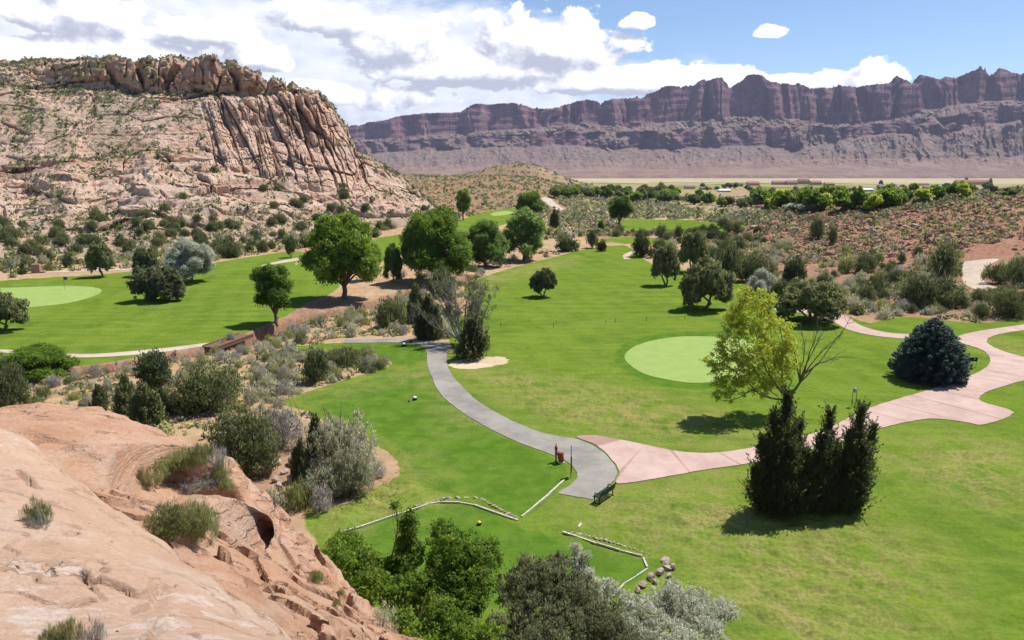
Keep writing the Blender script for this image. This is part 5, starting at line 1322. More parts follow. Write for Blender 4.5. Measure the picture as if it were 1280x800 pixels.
near_bush('silver_bush', 'wide silver-leaved bush along the bottom edge right of centre', [(800, 770, 26, 30.5), (835, 752, 26, 31.5), (860, 770, 28, 31), (890, 775, 26, 31), (830, 795, 32, 29.5), (880, 800, 30, 29.5), (915, 785, 22, 31), (780, 790, 24, 29.5), (850, 820, 34, 28.5), (785, 748, 12, 32), (905, 765, 20, 31.5), (930, 790, 18, 31), (870, 745, 16, 32), (840, 735, 13, 32.3)], 'olive', .12, .045, 95, 28, .14, .8)
near_bush('rabbitbrush', 'olive rabbitbrush clump at the outcrop foot, bottom edge', [(475, 782, 22, 15.2), (482, 765, 14, 15.4)], 'sage', .05, .012, 230, 20, .07, .9)

# plants rooted on the sandstone
def on_rock(u, v, h, w, kind, name, label, slab=False, var=0):
    if slab: x, y = ON_SLAB(u, v); loc = Vector((x, y, float(SLAB(np.array([x]), np.array([y]))[0])-.03))
    else: loc = on_outcrop(u, v)
    if loc is None: return
    single(kind, name, label, 'bush', loc, h, w, var=var)
PR['tuft'] = [bush(71, M['rabbit'], .5, .6, 190, 16, .10, .006, 2.0, 12, 7, .08), bush(72, M['rabbit'], .45, .6, 190, 16, .10, .006, 2.2, 12, 6, .08)]
PR['tuftbig'] = [bush(75, M['rabbit'], .9, 1.1, 330, 20, .13, .010, 1.6, 24, 8, .08), bush(76, M['juniper'], .9, 1.1, 300, 20, .12, .012, 1.5, 24, 8, .08)]
PR['straw'] = [bush(73, M['strawgrass'], .4, .6, 130, 18, .16, .006, 2.4, 0, 6, .08)]
PR['twiggy'] = [bush(74, M['greysage'], .4, .5, 50, 14, .14, .008, 1.6, 20, 4, .1)]
on_rock(48, 655, .30, .32, 'tuft', 'rabbitbrush', 'small green and grey bush growing from the near slab', True)
on_rock(47, 660, .20, .30, 'twiggy', 'dry_twigs', 'grey dry twigs at the base of the near slab bush', True)
on_rock(82, 800, .16, .26, 'straw', 'bunch_grass', 'dry straw grass tuft at the bottom edge of the slab', True)
on_rock(117, 800, .17, .16, 'twiggy', 'dry_twigs', 'dark dry twig tuft right of the straw grass on the slab', True)
on_rock(62, 800, .12, .14, 'tuft', 'rabbitbrush', 'tiny green tuft left of the straw grass on the slab', True)
on_rock(215, 668, .62, .9, 'tuftbig', 'rabbitbrush', 'dark green bush in the cleft behind the slab', var=1)
on_rock(248, 672, .70, .95, 'tuftbig', 'rabbitbrush', 'green spiky bush right of the cleft bush', var=0)
for i, (u, v, h, w, k, lb) in enumerate([(232, 583, .55, 1.0, 'tuft', 'yellow-green grass clump at the top of the sandy hollow'), (250, 580, .55, .9, 'tuft', 'bright grass clump by the right rim of the sandy hollow'), (212, 590, .5, .9, 'tuft', 'pale green clump in the middle of the sandy hollow'),
    (184, 606, .5, .9, 'straw', 'golden dry grass clump at the lower left of the sandy hollow'), (200, 596, .45, .8, 'tuft', 'low green clump beside the golden grass'), (272, 586, .7, .7, 'twiggy', 'brown seed-headed bush on the hollow rim'), (275, 600, .5, .7, 'tuft', 'yellowish clump below the brown seed-headed bush'),
    (240, 612, .35, .9, 'twiggy', 'brown low plants along the lower edge of the hollow'), (262, 608, .35, .8, 'twiggy', 'dry brown clump at the lower right of the hollow'), (285, 612, .3, .5, 'tuft', 'small olive clump right of the sandy hollow'), (207, 540, .2, .5, 'straw', 'thin straw tuft on the crest above the hollow'),
    (396, 730, .3, .38, 'tuft', 'small dark tuft on the lower outcrop'), (425, 745, .16, .22, 'tuft', 'tiny tuft lower down the outcrop'), (421, 757, .14, .2, 'tuft', 'tiniest green tuft on the outcrop foot')]):
    on_rock(u, v, h, w, k, {'tuft': 'grass_clump', 'straw': 'bunch_grass', 'twiggy': 'dry_bush'}[k], lb, var=i)

# ------------------------------------------------------------------ scattered shrubs
GZ_ = [zone(px, 4) for px in GRASS]; PZ = [smooth_closed(gpoly(PINK), 2)]
GPATH = gpoly([((a[0]+b[0])/2, (a[1]+b[1])/2) for a, b in zip(Lp, Rp)])
ROADS = [gpoly([(1225, 325), (1212, 338), (1215, 350), (1240, 363)]), gpoly([(681, 247), (702, 263)])]
def on_turf(P):
    m = np.zeros(len(P), bool)
    for z in GZ_+PZ: m |= inside(P, z)
    d, _ = seg_dist(P, GPATH); m |= d < 2.2
    for r_ in ROADS: d, _ = seg_dist(P, r_); m |= d < 4.5
    d, _ = seg_dist(P, GULLY); m |= d < 1.8
    return m
def scatter(px, n, sep=0):
    Z = gpoly(px); lo, hi = Z.min(0), Z.max(0); out = np.zeros((0, 2)); rs = rng
    while len(out) < n:
        q = lo+(hi-lo)*rs.random((n*3, 2)); q = q[inside(q, Z)]; q = q[~on_turf(q)]
        if len(q) == 0: break
        out = np.vstack([out, q])
    out = out[:n]
    if sep:
        keep = []
        for p in out:
            if all((p[0]-k[0])**2+(p[1]-k[1])**2 > sep*sep for k in keep): keep.append(p)
        out = np.array(keep)
    return out
SCR = []        # (x, y, z, h, w, kind, where)
def scrub(px, n, hw, kinds, where, sep=0):
    for x, y in scatter(px, n, sep):
        w = random.uniform(*hw)*(1.35 if random.random() < .12 else 1); k = random.choice(kinds)
        SCR.append((x, y, float(hgt(x, y))-.04, w*random.uniform(.5, .8)*(1.3 if k == 'junbush' else 1), w, k, where))
SG = ['sage', 'sage', 'sage', 'rabbit', 'grey']
scrub([(60, 460), (180, 450), (300, 436), (360, 430), (352, 470), (330, 520), (280, 520), (150, 520), (40, 516)], 165, (.8, 1.7), SG, 'on the sandy flat behind the sandstone outcrop', 1.2)
scrub([(300, 436), (345, 412), (420, 402), (470, 380), (520, 352), (560, 380), (560, 425), (440, 424), (350, 430)], 140, (.9, 2.0), SG, 'on the dry strip between the gully and the grey path', 1.2)
scrub([(330, 436), (470, 446), (520, 454), (470, 466), (420, 480), (360, 505), (320, 520), (320, 470)], 120, (1.0, 2.0), SG, 'on the bank left of the tees', 1.0)
scrub([(395, 540), (440, 540), (475, 590), (445, 625), (385, 645), (392, 600)], 34, (1.0, 1.9), ['sage', 'sage', 'grey', 'rabbit'], 'among the boulders at the outcrop foot', .9)
scrub([(490, 345), (560, 340), (640, 326), (690, 312), (700, 318), (600, 345), (570, 380)], 50, (1.2, 2.2), SG, 'under the cottonwood row', 1.4)
scrub([(960, 372), (1100, 340), (1290, 345), (1300, 408), (1180, 402), (1060, 396)], 230, (1.2, 2.6), ['sage', 'rabbit', 'sage', 'grey', 'junbush'], 'on the red flat below the hill at right', 1.4)
scrub([(860, 345), (900, 300), (1000, 310), (1100, 320), (1290, 322), (1290, 350), (1000, 372), (960, 360)], 210, (1.3, 2.8), ['junbush', 'sage', 'rabbit', 'sage'], 'along the foot of the red hill', 1.6)
scrub([(820, 298), (900, 282), (960, 290), (880, 330), (830, 335), (808, 320)], 60, (2.0, 4.2), ['junbush', 'darkbush', 'rabbit', 'sage'], 'behind the junipers at the right end of the fairway', 2)
scrub([(0, 352), (-60, 345), (0, 318), (150, 312), (270, 300), (360, 298), (470, 285), (520, 276), (470, 297), (372, 312), (255, 328), (180, 335), (50, 340)], 230, (1.4, 3.6), ['junbush', 'junbush', 'sage', 'rabbit', 'darkbush', 'sage'], 'at the foot of the mesa behind the left fairway', 1.8)
scrub([(668, 312), (690, 300), (760, 296), (860, 300), (850, 290), (800, 292), (690, 290), (650, 285), (640, 300)], 90, (1.5, 3.2), ['junbush', 'sage', 'rabbit'], 'around the far end of the main fairway', 2)
SCR.sort(key=lambda s: math.hypot(s[0], s[1])/max(s[4], .1))
LAB = {'sage': ('sagebrush', 'silver-grey sagebrush shrub', 'shrub'), 'rabbit': ('rabbitbrush', 'yellow-green rabbitbrush shrub', 'shrub'), 'grey': ('twiggy_shrub', 'grey-purple twiggy shrub', 'shrub'),
       'junbush': ('juniper_shrub', 'dark olive juniper shrub', 'shrub'), 'darkbush': ('dark_shrub', 'very dark green evergreen shrub', 'shrub')}
used = {}; REST = []
for s in SCR:
    k = s[5]
    if used.get(k, 0) < (175 if k == 'junbush' else 290):
        used[k] = used.get(k, 0)+1; nm, lb, ct = LAB[k]
        single(k, nm, lb+' '+s[6], ct, s[:3], s[3], s[4], group=nm.replace('_', ' ')+' '+s[6])
    else: REST.append(s)
# low mass of small far shrubs: one object per material
def mass(name, pts, mats, label, per=14, cat=None, leaf=.55):
    """pts: (x,y,z,h,w,kind index)"""
    pts = np.array(pts, float); rs = np.random.default_rng(len(pts)); n = len(pts)
    out = None
    for ki, mt in enumerate(mats):
        p = pts[pts[:, 5].astype(int) == ki]; n = len(p)
        if not n: continue
        I = np.repeat(np.arange(n), per); m = len(I); lv = Leaves()
        d = sphere_dirs(rs, m, .1); rad = (.35+.65*rs.random(m)**.5)[:, None]
        w = p[I, 4][:, None]; h = p[I, 3][:, None]
        c = p[I, :3]+d*rad*np.concatenate([w*.5, w*.5, h*.85], 1)+np.array((0, 0, .05))
        tn = (.45+rs.normal(size=n)*.22)[I]+rs.normal(size=m)*.12
        lv.add(c, rs.normal(size=(m, 3))+d*.6+(0, 0, .4), (leaf*w[:, 0])*(.6+.6*rs.random(m)), (leaf*.62*w[:, 0])*(.6+.6*rs.random(m)), tn, rs)
        o = link(name, lv.mesh(name, mt), kind='stuff', label=label+(' of '+['dark green', 'grey-green', 'yellow-green', 'dead brown'][ki]+' plants'))
    return
RM = []
for s in REST: RM.append((s[0], s[1], s[2], s[3], s[4], {'sage': 1, 'grey': 1, 'rabbit': 2}.get(s[5], 0)))
def rnd_kind(p, brush=False):
    r = random.random(); return 0 if r < p[0] else (1 if r < p[0]+p[1] else (2 if not brush or r < sum(p) else 3))
def more(px, n, lo, hi, p, prof=.6):
    pp = scatter(px, n); zz = hgt(pp[:, 0], pp[:, 1])
    for (x, y), z in zip(pp, zz):
        w = random.uniform(lo, hi)*(1.7 if random.random() < .06 else 1); RM.append((x, y, float(z)-.05, w*prof, w, rnd_kind(p)))
def more_ar(A0, A1, y0, y1, n, lo, hi, p, prof=.6, brush=False):
    A = rng.uniform(A0, A1, n); y = rng.uniform(y0, y1, n); x = (A-640)/FPX*(y*CP+CH*SP); pp = np.stack([x, y], 1); k = ~on_turf(pp); pp = pp[k]; zz = hgt(pp[:, 0], pp[:, 1])
    for (x, y), z in zip(pp, zz):
        w = random.uniform(lo, hi)*(1.7 if random.random() < .08 else 1); RM.append((x, y, float(z)-.05, w*prof, w, rnd_kind(p, brush)))
# red hill: dense low scrub
more_ar(880, 1420, 150, 262, 9500, .45, 1.3, (.48, .12, .10), brush=True)
more_ar(1060, 1420, 185, 262, 5200, .5, 1.5, (.25, .15, .15), brush=True)
more([(960, 372), (1100, 340), (1290, 345), (1300, 408), (1180, 402), (1060, 396)], 700, .5, 1.2, (.2, .5, .3))
more([(30, 460), (300, 436), (520, 360), (560, 425), (470, 466), (330, 560), (20, 520)], 1500, .35, .9, (.1, .55, .35))
more([(-200, 352), (0, 318), (150, 312), (270, 300), (360, 298), (500, 276), (470, 297), (372, 312), (180, 335)], 900, .8, 2.2, (.45, .35, .2))
# hill in the middle and the flats beyond
more_ar(430, 730, 290, 560, 3400, .8, 2.6, (.6, .25, .15))
more([(690, 300), (680, 262), (700, 240), (800, 246), (980, 262), (1040, 262), (960, 278), (860, 290), (740, 296)], 2600, .9, 2.8, (.30, .50, .2))
more_ar(440, 740, 900, 1120, 1100, 2, 4.5, (.6, .25, .15))
more_ar(690, 1100, 300, 620, 1500, .8, 2.4, (.4, .4, .2))
mass('scrub', RM, [M['juniper'], M['scrubsage'], M['rabbit'], M['deadbrush']], 'scattered low desert scrub')
# shrubs on the mesa
def mesa_shrubs():
    G, U, Tt, soil, cliff = MESA
    nu, nt_ = U.shape; rs = np.random.default_rng(404); N = 240000
    i = rs.integers(1, nu-2, N); j = rs.integers(1, nt_-2, N); p = G[i, j]
    du = G[i+1, j]-G[i-1, j]; dv = G[i, j+1]-G[i, j-1]; nr = unit(np.cross(du, dv)); slope = np.abs(nr[:, 2])
    area = np.linalg.norm(np.cross(du, dv), axis=1); area /= np.percentile(area, 90)
    T_ = Tt[i, j]; U_ = U[i, j]; so_ = soil[i, j]
    dens = .16+.80*so_+.25*(U_ < 210)*(T_ > 3.6); dens *= np.where((T_ > 2.6) & (T_ < 5), .55, 1); dens *= 1-cliff[i, j]*.6; dens *= sstep(slope, .35, .7)*.95+.05
    dens *= sstep(fbm(U_/25, T_*2.2, 7, 3), -.35, .25)*.9+.1
    keep = (rs.random(N) < dens*np.minimum(1, area*1.6)) & (T_ > 1.05) & (T_ < 8.3)
    p = p[keep]; out = []
    w = rs.uniform(.45, 1.5, len(p))*np.where(rs.random(len(p)) < .12, 2.0, 1)
    o = np.argsort(-w/np.linalg.norm(p, axis=1)); p = p[o]; w = w[o]
    for k in range(len(p)):
        out.append((*p[k]-np.array((0, 0, .1)), w[k]*.75, w[k], 0 if random.random() < .62 else (1 if random.random() < .5 else 2)))
    ind = out[:120]; rest = out[120:]
    for q in ind:
        z_ = q[2]; u_ = project(*q[:3])[0]
        wh = ('on the flat top of the mesa' if z_ > 52 else 'on the slope under the cap rock of the mesa' if z_ > 30 else 'on the middle ledges of the mesa' if z_ > 14 else 'on the low slickrock at the mesa foot')+(', left part' if u_ < 170 else ', middle part' if u_ < 340 else ', right end')
        single('junbush', 'juniper_shrub', 'dark green juniper shrub '+wh, 'shrub', q[:3], q[3]*1.1, q[4]*1.25, group='juniper shrub '+wh)
    mass('mesa_scrub', rest, [M['juniper'], M['scrubsage'], M['juniper']], 'small shrubs dotting the mesa', 12)
mesa_shrubs()
# ------------------------------------------------------------------ far trees and houses of the valley town
def cheap_tree(seed, mat, H, Wd, nb=7):
    rs = np.random.default_rng(seed); lv = Leaves(); tr = MB(); limb(tr, rs, (0, 0, -.3), (0, 0, H*.6), H*.03, H*.012, .03, 6); bl = []
    for i in range(nb):
        a = i*2.4; r = Wd*.28*(i > 0); bl.append((r*math.cos(a), r*math.sin(a), H*(.35+.35*rs.random()), Wd*.25, H*.25))
    bl.append((0, 0, H*.6, Wd*.27, H*.34)); clump_cloud(lv, rs, bl, 3.2, 9, H*.07, 1.5*H/10, .95*H/10, .1, .5, .6, .8)
    return proto('t', tr, M['bark'], lv, mat)
PR['far'] = [cheap_tree(1, M['cotton'], 10, 9), cheap_tree(2, M['cotton'], 10, 11), cheap_tree(3, M['cotton'], 10, 7)]
PR['fardark'] = [cheap_tree(4, M['juniper'], 10, 8), cheap_tree(5, M['juniper'], 10, 10)]
PR['farlime'] = [cheap_tree(6, M['lime'], 10, 11)]
PR['farolive'] = [cheap_tree(7, M['olive'], 10, 12)]
def belt(px_line, n, hpx, wpx, kinds, label, name='valley_tree', jit=2.4):
    L_ = np.array(px_line, float); seg = np.concatenate([[0], np.cumsum(np.hypot(*np.diff(L_, axis=0).T))])
    n = int(n*.85)
    for i in range(n):
        s = (i+random.uniform(-.4, 1.4))/n*seg[-1]; u = np.interp(s, seg, L_[:, 0]); v = np.interp(s, seg, L_[:, 1])+random.uniform(-jit, jit)
        g = ground(u, v); m = pxm(g); h = random.uniform(*hpx)*m; k = random.choice(kinds)
        lb = label+(', left part' if s < seg[-1]/3 else ', middle part' if s < seg[-1]*2/3 else ', right part'); place(k, name, lb, 'tree', tuple(g), h, random.uniform(*wpx)*m, group=label)
A_, B_ = ['far', 'far', 'fardark'], ['far', 'far', 'far', 'farlime']
belt([(690, 246), (740, 246), (800, 247), (850, 246)], 30, (8, 13), (10, 17), A_, 'green tree in the dense belt left of the houses')
belt([(690, 241), (760, 241), (840, 240)], 22, (6, 10), (9, 15), ['fardark', 'far'], 'dark tree behind the dense belt left of the houses')
belt([(785, 251), (840, 253), (900, 257), (960, 259)], 18, (10, 16), (13, 20), A_, 'green tree along the near side of the houses')
belt([(940, 260), (990, 262), (1040, 262), (1090, 262), (1130, 256)], 18, (18, 25), (22, 32), B_, 'large bright cottonwood in the grove before the red hill')
belt([(1080, 256), (1140, 252), (1190, 246), (1215, 243)], 16, (12, 17), (14, 22), B_, 'cottonwood trailing off behind the crest of the red hill')
belt([(930, 254), (1010, 253), (1060, 252)], 14, (14, 18), (18, 24), ['fardark', 'far'], 'darker tree at the back of the cottonwood grove')
belt([(1100, 243), (1150, 241), (1200, 240), (1245, 239)], 24, (7, 10), (9, 14), ['fardark', 'far'], 'tree in the dark row before the long red roof')
belt([(990, 241), (1040, 240), (1072, 240)], 13, (4, 7), (5, 8), ['fardark'], 'small dark tree among the reddish houses')
belt([(870, 237), (930, 238), (985, 240)], 16, (4, 8), (5, 9), ['fardark', 'far'], 'small tree between the far houses')
belt([(1098, 236), (1130, 236), (1165, 235)], 9, (4, 7), (6, 10), ['fardark', 'farolive'], 'grey-green tree by the pale sheds')
belt([(1245, 243), (1275, 243), (1300, 242)], 6, (5, 8), (8, 12), ['fardark', 'far'], 'tree at the right end of the far field')
for u, vb, vt, w, k, lb in [(863, 252, 242, 16, 'farlime', 'bright yellow-green round tree before the houses'), (881, 253, 244, 10, 'farlime', 'smaller yellow-green tree right of the bright round one'),
    (834, 251, 243, 18, 'farolive', 'silvery grey tree left of the bright yellow-green one'), (852, 251, 244, 14, 'farolive', 'small silvery tree touching the bright yellow-green one'), (1012, 264, 253, 34, 'farolive', 'grey-green willow thicket in front of the cottonwood grove'),
    (990, 263, 254, 22, 'farolive', 'smaller grey-green thicket at the left foot of the grove'), (1122, 246, 234, 18, 'farolive', 'grey-green tree left of the dark row'), (802, 246, 232, 4, 'fardark', 'narrow dark poplar in the dense belt'),
    (1101, 236, 226, 6, 'fardark', 'tall dark tree above the pale sheds'), (1208, 226, 222, 4, 'fardark', 'tiny tree left of the long red roof'), (1238, 232, 223, 4, 'fardark', 'tiny dark tree against the long red roof')]:
    T(u, vb, vt, w, k, 'valley_tree', lb)
M['wall_pale'] = plain('pale_render', (.55, .50, .44), .8); M['wall_pink'] = plain('pink_render', (.42, .27, .21), .8)
M['roof_red'] = plain('red_roof', (.34, .13, .11), .7); M['roof_brown'] = plain('brown_roof', (.22, .12, .10), .8); M['roof_white'] = plain('white_metal_roof', (.72, .74, .78), .4)
M['glass'] = plain('dark_window', (.05, .06, .07), .2)
def house(u, v, wpx, hpx, wm, rm, label, rot=0, depth=10):
    g = ground(u, v); m = pxm(g); w = wpx*m; h = hpx*m*.6; rh = hpx*m*.45
    root = bpy.data.objects.new('house', None); COL.objects.link(root); root.location = tuple(g); root.rotation_euler = (0, 0, R_(rot)); root['label'] = label; root['category'] = 'house'
    b = MB(); b.box((0, 0, h/2-.3), (w, depth, h+.6)); link('wall', b.mesh('wall', M[wm]), root)
    r = MB(); e = .6; V_ = [(-w/2-e, -depth/2-e, h), (w/2+e, -depth/2-e, h), (w/2+e, depth/2+e, h), (-w/2-e, depth/2+e, h), (-w/2+e, 0, h+rh), (w/2-e, 0, h+rh), (-w/2-e, -depth/2-e, h-.25), (w/2+e, -depth/2-e, h-.25), (w/2+e, depth/2+e, h-.25), (-w/2-e, depth/2+e, h-.25)]
    r.add(V_, [(0, 1, 5, 4), (2, 3, 4, 5), (0, 4, 3), (1, 2, 5), (6, 9, 8, 7), (0, 6, 7, 1), (1, 7, 8, 2), (2, 8, 9, 3), (3, 9, 6, 0)]); link('roof', r.mesh('roof', M[rm]), root)
    n = max(2, int(w/5))
    for i in range(n):
        q = MB(); q.box((-w/2+w*(i+.5)/n, -depth/2-.03, h*.55), (min(1.4, w/n*.5), .08, min(1.3, h*.5))); link('window', q.mesh('window', M['glass']), root)
HS = [(862, 236, 12, 4, 'wall_pale', 'roof_brown', 'brown-roofed house left of the white shed roofs'), (882, 237, 14, 3.5, 'wall_pale', 'roof_brown', 'low dark-roofed house behind the bright yellow-green tree'), (905, 240, 15, 3.5, 'wall_pale', 'roof_white', 'house with a pale bluish white roof'),
      (921, 233, 14, 4.5, 'wall_pink', 'roof_brown', 'pink house, left of the pair above the pale roof'), (941, 232, 15, 5, 'wall_pink', 'roof_red', 'red-roofed house, right of the pair above the pale roof'), (973, 231, 16, 5, 'wall_pink', 'roof_red', 'first house at the left end of the red-roofed terrace'),
      (989, 231, 14, 5.5, 'wall_pink', 'roof_red', 'second house of the red-roofed terrace'), (1004, 230, 14, 6, 'wall_pink', 'roof_brown', 'brown-roofed middle house of the red terrace'), (1019, 231, 14, 5, 'wall_pink', 'roof_red', 'fourth house of the red-roofed terrace'), (1036, 232, 12, 4, 'wall_pink', 'roof_red', 'last low house at the right end of the red-roofed terrace'),
      (1083, 239, 14, 3.5, 'wall_pale', 'roof_white', 'white long shed beside the tall dark tree'), (1110, 238, 13, 3, 'wall_pale', 'roof_white', 'pale shed right of the tall dark tree'), (1150, 232, 20, 3, 'wall_pale', 'roof_brown', 'low brown-roofed building in the far field'),
      (1216, 231, 44, 6, 'wall_pink', 'roof_red', 'long barn with a wide red roof at the right of the field'), (925, 257, 10, 4, 'wall_pale', 'roof_white', 'white-roofed cabin among the grove trees'), (958, 260, 14, 4, 'wall_pink', 'roof_brown', 'pinkish cabin at the foot of the grove'), (1070, 222, 6, 1.6, 'wall_pale', 'roof_brown', 'tiny dark shed alone on the straw plain')]
for h in HS: house(*h)

# ------------------------------------------------------------------ stones
def stone_mesh(seed, mat, sub=2):
    import bmesh
    bm = bmesh.new(); bmesh.ops.create_icosphere(bm, subdivisions=sub+1, radius=.5); rs = np.random.default_rng(seed)
    cuts = unit(rs.normal(size=(11, 3)))
    for v in bm.verts:
        p = np.array(v.co)
        for c in cuts:
            d = p@c
            if d > .27: p = p-c*(d-.27)*.95
        p *= 1+.10*perlin(p[0]*3+seed, p[1]*3, p[2]*3)+.03*perlin(p[0]*9+seed, p[1]*9, p[2]*9); v.co = p
    me = bpy.data.meshes.new('stone'); bm.to_mesh(me); bm.free(); me.materials.append(mat); return me
ST = [stone_mesh(i, M['stone']) for i in range(6)]; RS = [stone_mesh(20+i, M['redstone'], 1) for i in range(5)]
def stone(u, v, wpx, hpx, label, lib=ST, name='boulder', group=None, loc=None, rz=None, dpx=None):
    g = ground(u, v) if loc is None else np.array(loc); m = pxm(g)
    o = link(name, random.choice(lib)); o.location = (g[0], g[1], g[2]+hpx*m*.28); o.scale = (wpx*m*1.08, (dpx or wpx*.8)*m, hpx*m*1.15); o.rotation_euler = (random.uniform(-.3, .3), random.uniform(-.3, .3), rz if rz is not None else random.uniform(0, 6))
    o['label'] = label; o['category'] = 'stone'
    if group: o['group'] = group
    return o
for u, v, w, h, lb in [(365, 581, 19, 20, 'largest pale boulder in the pile at the outcrop foot'), (345, 582, 20, 14, 'pink-grey boulder left of the largest pale one'), (332, 594, 19, 14, 'dark grey boulder on the left of the pile'), (357, 592, 12, 9, 'small boulder in the middle of the pile'),
    (362, 602, 12, 14, 'narrow pale boulder low in the pile'), (350, 612, 13, 14, 'pinkish boulder near the bottom of the pile'), (345, 602, 14, 9, 'brown flat boulder under the grey one'), (356, 620, 11, 8, 'lowest small boulder of the pile'), (340, 560, 16, 10, 'purple-grey boulder at the top of the pile'), (376, 596, 11, 9, 'small boulder on the right of the pile')]:
    stone(u, v, w, h, lb)
for u, v, w, h, lb in [(190, 375, 10, 11, 'upright pink boulder under the pinyon pair'), (170, 374, 6, 6, 'small stone left of the pink boulder'), (216, 373, 10, 4, 'flat stone right of the pink boulder')]: stone(u, v, w, h, lb)
# stone row above the white edging of the lower tee
for i in range(26):
    t = i/25; p = np.interp(t, [0, .3, .45, .6, .8, 1], [0, .3, .45, .6, .8, 1]); u = np.interp(t, [0, .35, .5, 1], [520, 558, 600, 646]); v = np.interp(t, [0, .35, .5, 1], [633, 623.5, 623.5, 649])
    w = random.uniform(5, 8.5)*(1.35 if .28 < t < .5 else 1)
    stone(u, v, w, random.uniform(2.5, 3.6)*(1.4 if .28 < t < .5 else 1), 'flat pale stone laid along the curved edging above the lower tee', name='edging_stone', group='stones along the curved edging of the lower tee', dpx=w*.6, rz=random.uniform(-.3, .3))
for i in range(20):
    t = i/19; u = np.interp(t, [0, 1], [716, 812])+random.uniform(-1, 1); v = np.interp(t, [0, .5, 1], [666, 678, 694]); w = random.uniform(4.5, 8)
    stone(u, v, w, random.uniform(2, 3.4), 'small pale stone along the straight edging right of the lower tee', name='edging_stone', group='stones along the straight edging of the lower tee', dpx=w*.6, rz=.3)
for u, v, w, h, lb in [(832, 703, 17, 8, 'large flat pale stone at the corner of the low stone wall'), (842, 712, 8, 13, 'upright red-brown end stone of the low stone wall'), (833, 712, 14, 9, 'pink block under the large flat corner stone'), (824, 718, 15, 11, 'square brown block in the low stone wall'), (814, 724, 14, 10, 'pale block in the middle of the low stone wall'),
    (820, 729, 9, 8, 'small dark block at the base of the low stone wall'), (804, 733, 13, 9, 'grey block, third from the near end of the low stone wall'), (797, 740, 11, 8, 'brown block next to the near end of the low stone wall'), (790, 746, 10, 7, 'last near block of the low stone wall'), (836, 722, 8, 8, 'small red block under the upright end stone')]:
    stone(u, v, w, h, lb, name='wall_stone', dpx=w)
# rocks on the red hill and the mesa foot
rk = scatter([(860, 320), (920, 292), (1000, 272), (1100, 256), (1290, 246), (1300, 320), (1100, 322), (960, 332)], 280)
for x, y in rk:
    w = random.uniform(.5, 1.5)*(2 if random.random() < .08 else 1); z = float(hgt(x, y))
    o = link('rock', random.choice(RS if random.random() < .7 else ST)); o.location = (x, y, z+w*.12); o.scale = (w*1.2, w, w*.75); o.rotation_euler = (0, random.uniform(-.3, .3), random.uniform(0, 6)); o['label'] = 'angular red-grey rock lying on the scrubby red hill'; o['category'] = 'rock'; o['group'] = 'rocks on the red hill'

for i, (u, v, w, lb) in enumerate([(112, 655, 4, 'small brown chip of stone above the flake'), (98, 668, 5, 'thin stone sliver left of the flake'), (84, 672, 3, 'tiny dark pebble under the slab bush'), (140, 678, 4, 'dark stone chip in the middle of the slab'), (220, 732, 7, 'pale broken stone right of the flake'), (147, 790, 5, 'small pale stone near the bottom edge of the slab'), (60, 690, 4, 'flat chip on the smooth lower slab'), (202, 744, 4, 'brown chip below the pale broken stone'), (166, 652, 3, 'little chip near the slab crest'), (30, 640, 5, 'stone chip left of the slab bush')]):
    x, y = ON_SLAB(u, v); z = float(SLAB(np.array([x]), np.array([y]))[0]); stone(0, 0, w, w*.5, lb, name='pebble', loc=(x, y, z), lib=RS if i % 2 else ST)
def rubble():
    rs = np.random.default_rng(31); n = 7000; A = rs.uniform(880, 1400, n); y = rs.uniform(150, 258, n); x = (A-640)/FPX*(y*CP+CH*SP); p = np.stack([x, y], 1); k = ~on_turf(p); p = p[k]; n = len(p); z = hgt(p[:, 0], p[:, 1])
    r = rs.uniform(.10, .36, n)*np.where(rs.random(n) < .08, 2.0, 1); base = np.array([(1, 0, 0), (0, 1, 0), (-1, 0, 0), (0, -1, 0), (0, 0, 1), (0, 0, -1)], float); a = rs.uniform(0, 6.28, n)
    q = base[None]*(.65+.6*rs.random((n, 6, 1)))*np.stack([r*1.3, r, r*.8], 1)[:, None]; c, s_ = np.cos(a)[:, None], np.sin(a)[:, None]
    V_ = np.stack([q[..., 0]*c-q[..., 1]*s_+p[:, :1], q[..., 0]*s_+q[..., 1]*c+p[:, 1:], q[..., 2]+(z+r*.3)[:, None]], -1).reshape(-1, 3)
    f = np.array([(0, 1, 4), (1, 2, 4), (2, 3, 4), (3, 0, 4), (1, 0, 5), (2, 1, 5), (3, 2, 5), (0, 3, 5)]); F_ = (f[None]+(np.arange(n)*6)[:, None, None]).reshape(-1, 3)
    link('rubble', mesh_arrays('rubble', V_, F_, M['redstone']), kind='stuff', label='small broken stones covering the red hill')
rubble()
# ------------------------------------------------------------------ white timber edging
M['white'] = plain('weathered_white_timber', (.50, .46, .38), .85, 0, .35); M['darkmetal'] = plain('black_green_metal', (.020, .026, .024), .45, .3)
M['benchwood'] = plain('dark_green_slats', (.028, .042, .036), .5); M['red'] = plain('faded_red_plastic', (.42, .05, .045), .5); M['blue'] = plain('blue_grey_label', (.12, .22, .32), .5)
M['yellow'] = plain('yellow_plastic', (.75, .55, .03), .5); M['ballwhite'] = plain('white_plastic', (.78, .78, .76), .4); M['postwood'] = plain('grey_post', (.12, .11, .10), .8); M['wood'] = plain('brown_bridge_timber', (.20, .115, .075), .85)
M['steel'] = plain('grey_steel', (.30, .31, .32), .5, .4); M['darkpanel'] = plain('black_sign_panel', (.018, .017, .018), .5); M['blueflag'] = plain('blue_flag', (.03, .06, .25), .7); M['pinkstone'] = plain('brown_pink_block', (.33, .20, .15), .9)
